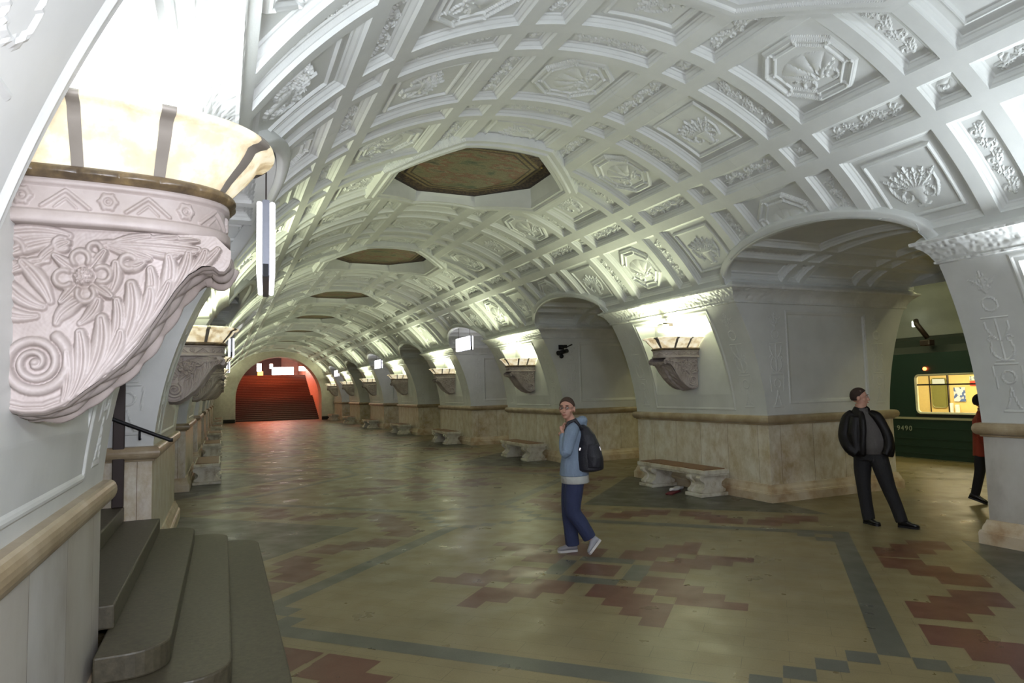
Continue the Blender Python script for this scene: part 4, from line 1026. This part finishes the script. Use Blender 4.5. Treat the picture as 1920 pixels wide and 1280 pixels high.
def hand(m, wrist, dirv, side, curl=.5, size=1.0):
    """palm + five bent fingers; dirv forearm direction, side = thumb side vector"""
    d = Vector(dirv).normalized(); t = Vector(side); t = (t-d*t.dot(d)).normalized(); nrm = d.cross(t)
    w0 = Vector(wrist); pc = w0+d*.045*size
    chain(m, [w0-d*.01, w0+d*.03*size, w0+d*.085*size], [(.026*size, .018*size), (.040*size, .017*size), (.042*size, .014*size)], 12)
    for i, (off, ln) in enumerate(((.030, .070), (.010, .080), (-.010, .074), (-.029, .058))):
        b = w0+d*.08*size+t*off*size; a1 = curl*.6; a2 = curl*1.5
        p1 = b+(d*math.cos(a1)+nrm*math.sin(a1))*ln*.5*size; p2 = p1+(d*math.cos(a2)+nrm*math.sin(a2))*ln*.32*size; p3 = p2+(d*math.cos(a2+curl*.6)+nrm*math.sin(a2+curl*.6))*ln*.26*size
        m.tube([b-d*.01, b, p1, p2, p3], [.009*size, .0095*size, .0088*size, .008*size, .0065*size], 8)
    b = w0+d*.025*size+t*.034*size; m.tube([b-t*.012, b, b+(d*.6+t*.7)*.032*size, b+(d*.9+t*.35+nrm*.3)*.062*size], [.012*size, .012*size, .0105*size, .008*size], 8)
def shoe(name, mat, sole_mat, parent, heel, toe, up=(0, 0, 1), wd=.045):
    h, t = Vector(heel), Vector(toe); f = (t-h).normalized(); u = Vector(up); u = (u-f*u.dot(f)).normalized(); s_ = f.cross(u); Ln = (t-h).length
    m = MB(); rs = []
    for a, w_, hh in ((0, .6, .055), (.06, .85, .085), (.2, .9, .10), (.38, .88, .095), (.55, .98, .068), (.75, 1.08, .052), (.9, .95, .042), (1.0, .5, .028)):
        c = h+f*Ln*a; rs.append([c+s_*wd*w_*math.cos(q_)+u*(.018+hh*(.5+.5*math.sin(q_)) if math.sin(q_) > -.5 else .018) for q_ in [2*PI*k/14 for k in range(14)]])
    m.rings(rs); o = m.build(name, mat, parent, smooth=True)
    m = MB(); A = [h+f*Ln*a+s_*wd*w_*sg for sg, seq in ((1, ((-.01, .6), (.08, .95), (.35, .9), (.7, 1.12), (.93, .95), (1.02, .45))), (-1, ((1.02, .45), (.93, .95), (.7, 1.12), (.35, .9), (.08, .95), (-.01, .6)))) for a, w_ in seq]
    m.rings([[p for p in A], [p+u*.026 for p in A]], smooth=False); m.build('sole', sole_mat, o); return o

def person_root(x, y, label, yaw_extra):
    r = empty('person', (x, y, 0), -yaw_extra); tag(r, label, 'person'); return r
# --- walking man -------------------------------------------------
k_ = .00607
w_ = person_root(3.74, 6.83, 'man in light blue jacket and jeans walking left, face turned back', YAW+.100)
FACE = 2.25            # body faces up-left/away: angle from +y, counterclockwise  (~ left and slightly away)
bf = 1.15
def rot(px, py, a): return (px*math.cos(a)-py*math.sin(a), px*math.sin(a)+py*math.cos(a))
# joints, x right, y away, z up
hipL, hipR = (.00, -.06, .93), (-.045, .09, .93)
kneeL, ankL = (-.045, -.07, .50), (.145, -.05, .18)      # rear leg, heel lifted
kneeR, ankR = (-.095, .10, .50), (-.07, .11, .10)        # standing leg
shL, shR = (-.03, -.14, 1.44), (.03, .19, 1.44)
elL, wrL = (-.105, -.22, 1.17), (-.125, -.10, 1.39)
elR, wrR = (-.04, .30, 1.19), (-.15, .12, 1.30)
body = MB()
torso(body, [(-.02, .01, .88, .12, .14, 0), (-.02, .01, 1.0, .11, .145, 0), (0, .02, 1.2, .10, .15, 0), (0, .02, 1.38, .105, .17, 0), (0, .02, 1.47, .06, .10, 0)])
chain(body, [hipL, kneeL, ankL], [.085, .058, .040]); chain(body, [hipR, kneeR, ankR], [.085, .058, .040])
chain(body, [(-.0, .02, 1.42), (-.03, .01, 1.50), (-.075, .0, 1.60)], [.07, .056, .054])
chain(body, [shL, elL, wrL], [.050, .040, .026]); chain(body, [shR, elR, wrR], [.050, .040, .026])
hc = (-.080, -.005, 1.660)
head_parts(body, w_, hc, 2.85, (.055, .03, .018), glasses=True)
hand(body, wrL, (-.02, .05, .10), (.3, -.9, .2), 1.0, .95); hand(body, wrR, (.02, -.09, .06), (0, .2, 1), 1.0, .95)
skinned(body, 'body', SKIN, w_, .0065, 3)
m = MB(); denim = pmat('blue_denim', (.020, .028, .075), .85, 0, .6)
torso(m, [(-.02, .02, 1.00, .118, .152, 0), (-.022, .02, .92, .125, .158, 0), (-.022, .02, .84, .115, .15, 0)])
chain(m, [hipL, (-.03, -.07, .72), kneeL, (.04, -.06, .36), (.135, -.05, .19)], [.112, .106, .090, .084, .078])
chain(m, [hipR, (-.075, .10, .72), kneeR, (-.085, .11, .30), (-.065, .11, .075)], [.110, .102, .088, .082, .082])
skinned(m, 'jeans', denim, w_, .009, 4)
m = MB(); torso(m, [(-.015, .015, 1.10, .118, .150, 0), (-.015, .015, .96, .158, .196, 0), (-.012, .015, .815, .164, .206, 0), (-.012, .015, .81, .15, .19, 0), (-.015, .015, 1.0, .12, .15, 0)])
m.build('white_shirt', pmat('white_shirt', (.52, .54, .50), .85, 0, .5), w_, smooth=True)
m = MB(); jk = pmat('light_blue_jacket', (.19, .25, .33), .8, 0, .9)
torso(m, [(-.02, .015, .895, .172, .214, 0), (-.015, .015, 1.02, .162, .200, 0), (-.01, .02, 1.2, .135, .175, 0), (0, .02, 1.36, .135, .20, 0), (0, .02, 1.46, .095, .15, 0), (-.01, .02, 1.52, .068, .085, 0)])
chain(m, [(-.01, -.10, 1.44), (-.04, -.18, 1.38), (-.075, -.21, 1.26), elL, (-.125, -.17, 1.26), (-.125, -.11, 1.37)], [.080, .078, .070, .066, .056, .047])
chain(m, [(.02, .14, 1.44), (.01, .25, 1.36), elR, (-.10, .22, 1.24), (-.145, .13, 1.295)], [.080, .072, .062, .052, .045])
chain(m, [(.0, -.07, 1.49), (.075, -.03, 1.515), (.095, .05, 1.515), (.05, .11, 1.50), (-.02, .10, 1.51)], [.035, .055, .06, .052, .035])
chain(m, [(.03, -.05, 1.50), (.10, .02, 1.47), (.06, .10, 1.50)], [.03, .05, .03])
skinned(m, 'jacket', jk, w_, .0085, 4)
shoe('shoe', plain('grey_shoe', (.22, .21, .22), .6), plain('pale_sole', (.5, .48, .46), .6), w_, (-.015, .125, .004), (-.255+.02, .06, .004))
shoe('shoe', plain('grey_shoe', (.30, .30, .32), .6), plain('pale_sole', (.5, .48, .46), .6), w_, (.262, -.045, .165), (.135, -.075, -.0+.012), up=(-.85, 0, .45))
bpk = empty('backpack', (3.74, 6.83, 0), -(YAW+.100)); tag(bpk, 'large black backpack with pale reflective strips on the walking man', 'backpack')
m = MB(); blk = pmat('black_nylon', (.012, .012, .018), .6, 0, .5)
torso(m, [(.125, -.03, .945, .12, .15, .35), (.15, -.04, .97, .165, .20, .35), (.15, -.04, 1.08, .165, .205, .35), (.14, -.03, 1.22, .145, .19, .35), (.115, -.02, 1.36, .11, .16, .35), (.085, -.01, 1.45, .07, .11, .35), (.07, -.01, 1.475, .03, .06, .35)])
skinned(m, 'bag_body', blk, bpk, .010, 4)
m = MB(); torso(m, [(.20, -.15, 1.0, .10, .11, .35), (.205, -.155, 1.12, .10, .12, .35), (.185, -.13, 1.26, .08, .09, .35)]); skinned(m, 'front_pocket', blk, bpk, .010, 4)
m = MB(); m.tube([(.085, -.13, 1.42), (.01, -.145, 1.535), (-.06, -.15, 1.505), (-.095, -.14, 1.42), (-.10, -.15, 1.3)], (.022), 8); m.tube([(.085, .10, 1.42), (.0, .14, 1.53), (-.08, .14, 1.49), (-.11, .13, 1.38)], .022, 8); m.build('strap', blk, bpk, smooth=True)
m = MB(); m.tube([(.06, -.06, 1.45), (.085, -.05, 1.50), (.11, -.04, 1.44)], .010, 8); m.build('top_handle', blk, bpk, smooth=True)
rf = emit('reflective_strip_glow', (.85, .80, .82), .35)  # emission puts the flash light thrown back into the strips
m = MB(); m.tube([(.050, -.222, 1.195), (.062, -.222, 1.225)], .009, 6); m.build('reflective_strip_glow', rf, bpk)
m = MB(); m.tube([(.285, -.13, 1.18), (.275, -.125, 1.225)], .009, 6); m.build('reflective_strip_glow', rf, bpk)

# --- man in the leather jacket ------------------------------------
l_ = person_root(7.93, 6.32, 'man in black leather jacket standing with hands in pockets, looking right', YAW+.49)
hipL, hipR = (-.085, .03, .92), (.09, -.06, .92)
kneeL, ankL = (-.10, .01, .50), (-.06, .02, .09)
kneeR, ankR = (.19, -.10, .50), (.325, -.10, .10)
shL, shR = (-.215, .04, 1.40), (.105, -.09, 1.40)
elL, wrL = (-.275, -.05, 1.13), (-.12, -.08, .98)
elR, wrR = (.215, -.13, 1.16), (.13, -.12, .98)
body = MB(); tn = -.55
torso(body, [(-.0, 0, .88, .16, .13, tn), (0, -.02, 1.0, .165, .15, tn), (-.02, -.02, 1.2, .12, .11, tn), (-.05, -.01, 1.38, .12, .10, tn), (-.05, 0, 1.47, .10, .08, tn)])
chain(body, [hipL, kneeL, ankL], [.095, .062, .042]); chain(body, [hipR, kneeR, ankR], [.095, .062, .042])
chain(body, [(-.05, 0, 1.43), (-.07, -.01, 1.52), (-.085, -.02, 1.60)], [.08, .066, .062])
chain(body, [shL, elL, wrL], [.055, .045, .028]); chain(body, [shR, elR, wrR], [.036, .034, .028])
hc = (-.08, -.025, 1.675); head_parts(body, l_, hc, -1.62, (.035, .018, .012))
hand(body, wrL, (.05, .03, -.10), (1, 0, .3), .3); hand(body, wrR, (-.05, .04, -.10), (-1, 0, .3), .3)
skinned(body, 'body', SKIN, l_, .0065, 3)
m = MB(); bt = pmat('black_trousers', (.006, .005, .006), .8, 0, .5)
torso(m, [(.0, -.02, 1.02, .175, .155, tn), (0, -.01, .93, .185, .155, tn), (0, -.01, .85, .17, .145, tn)])
chain(m, [hipL, (-.10, .02, .72), kneeL, (-.085, .015, .28), (-.06, .015, .055)], [.115, .108, .088, .080, .078])
chain(m, [hipR, (.135, -.08, .72), kneeR, (.26, -.10, .28), (.315, -.10, .075)], [.118, .108, .088, .078, .074])
skinned(m, 'trousers', bt, l_, .010, 4)
m = MB(); torso(m, [(.055, -.06, .93, .125, .14, tn), (.065, -.075, 1.02, .145, .165, tn), (.06, -.075, 1.12, .145, .165, tn), (.03, -.06, 1.26, .135, .14, tn), (-.02, -.045, 1.40, .12, .115, tn), (-.05, -.03, 1.49, .075, .07, tn), (-.06, -.025, 1.535, .066, .066, tn)])
skinned(m, 'grey_shirt', pmat('grey_shirt', (.075, .066, .062), .85, 0, .5), l_, .009, 4)
lj = pmat('black_leather', (.005, .0035, .0035), .5, 0, .3); [n for n in lj.node_tree.nodes if n.type == 'BSDF_PRINCIPLED'][0].inputs['Specular IOR Level'].default_value = .22
m = MB()      # back and left half of the open jacket
torso(m, [(-.09, .02, .90, .175, .165, tn), (-.095, .02, .97, .19, .175, tn), (-.095, .02, 1.1, .19, .180, tn), (-.095, .02, 1.28, .185, .165, tn), (-.095, .015, 1.42, .17, .13, tn), (-.08, .01, 1.50, .11, .095, tn), (-.08, .005, 1.555, .078, .078, tn)])
chain(m, [(-.16, .0, 1.45), (-.23, .0, 1.39), (-.275, -.03, 1.26), (-.285, -.06, 1.13), (-.235, -.13, 1.01), (-.15, -.16, .93)], [.080, .088, .084, .082, .076, .062])
chain(m, [(-.09, -.15, .92), (-.075, -.17, 1.05), (-.06, -.17, 1.22), (-.06, -.14, 1.38), (-.07, -.08, 1.48)], [.045, .05, .045, .045, .03])
chain(m, [(-.14, -.09, 1.42), (-.165, -.12, 1.2), (-.15, -.14, .97)], [.07, .085, .07])
skinned(m, 'leather_jacket', lj, l_, .009, 6)
m = MB()
chain(m, [(.03, -.05, 1.46), (.105, -.09, 1.42), (.18, -.12, 1.28), (.22, -.14, 1.14), (.215, -.18, 1.02), (.17, -.20, .93)], [.055, .070, .062, .064, .060, .050])
chain(m, [(.07, -.03, 1.40), (.16, -.03, 1.18), (.18, -.02, 1.0), (.17, -.02, .90)], [(.06, .09), (.05, .12), (.05, .12), (.045, .10)])
skinned(m, 'jacket_right_side', lj, l_, .009, 4)
m = MB(); chain(m, [(-.16, -.02, 1.46), (-.13, .07, 1.54), (-.05, .07, 1.555), (.01, -.02, 1.52), (.01, -.07, 1.46)], [.018, .026, .026, .024, .018]); m.build('collar', lj, l_, smooth=True)
ls = plain('black_leather_shoe', (.008, .007, .007), .25)
shoe('shoe', ls, M['black'], l_, (-.115, .06, .0), (.055, -.12, .0)); shoe('shoe', ls, M['black'], l_, (.275, -.065, .0), (.50, -.145, .0))

# --- person in red half hidden by the right-hand pylon ------------------
p_ = person_root(10.57, 6.58, 'person in a red coat and black trousers striding behind the right-hand pylon', YAW+.62)
body = MB()
torso(body, [(.1, 0, .85, .11, .15, 0), (.1, 0, 1.0, .11, .15, 0), (.1, 0, 1.25, .11, .17, 0), (.1, 0, 1.34, .05, .08, 0)])
chain(body, [(.09, -.07, .86), (.02, -.07, .48), (-.05, -.07, .15)], [.08, .056, .04]); chain(body, [(.09, .08, .86), (.24, .08, .50), (.30, .08, .10)], [.08, .056, .04])
chain(body, [(.1, 0, 1.30), (.1, 0, 1.45)], [.055, .052]); chain(body, [(.1, -.17, 1.28), (.06, -.21, 1.03), (.16, -.2, .84)], [.045, .038, .025]); chain(body, [(.1, .17, 1.28), (.12, .21, 1.03), (.24, .2, .86)], [.045, .038, .025])
head_parts(body, p_, (.11, 0, 1.53), -1.57, (.012, .010, .010)); hand(body, (.16, -.2, .84), (.05, 0, -.1), (1, 0, 0), .6, .9); hand(body, (.24, .2, .86), (.08, 0, -.08), (1, 0, 0), .6, .9)
skinned(body, 'body', SKIN, p_, .007, 3)
m = MB(); torso(m, [(.10, 0, .72, .155, .19, 0), (.10, 0, .9, .145, .185, 0), (.1, 0, 1.1, .135, .18, 0), (.1, 0, 1.26, .13, .19, 0), (.1, 0, 1.35, .075, .11, 0), (.1, 0, 1.40, .06, .065, 0)])
chain(m, [(.1, -.15, 1.29), (.085, -.2, 1.15), (.06, -.215, 1.03), (.15, -.2, .88)], [.068, .062, .056, .048]); chain(m, [(.1, .15, 1.29), (.11, .2, 1.15), (.12, .215, 1.03), (.22, .2, .88)], [.068, .062, .056, .048])
skinned(m, 'red_coat', pmat('red_coat', (.34, .045, .02), .8, 0, .5), p_, .009, 4)
m = MB(); chain(m, [(.09, -.07, .86), (.04, -.07, .66), (.02, -.07, .48), (-.06, -.07, .13)], [.10, .085, .070, .060]); chain(m, [(.09, .08, .86), (.18, .08, .66), (.24, .08, .50), (.29, .08, .09)], [.10, .085, .070, .060])
skinned(m, 'trousers', pmat('dark_trousers', (.012, .012, .014), .8, 0, .4), p_, .010, 4)
shoe('shoe', ls, M['black'], p_, (-.15, -.07, .085), (.08, -.07, .0), up=(-.3, 0, 1)); shoe('shoe', ls, M['black'], p_, (.24, .08, 0), (.50, .08, .02))
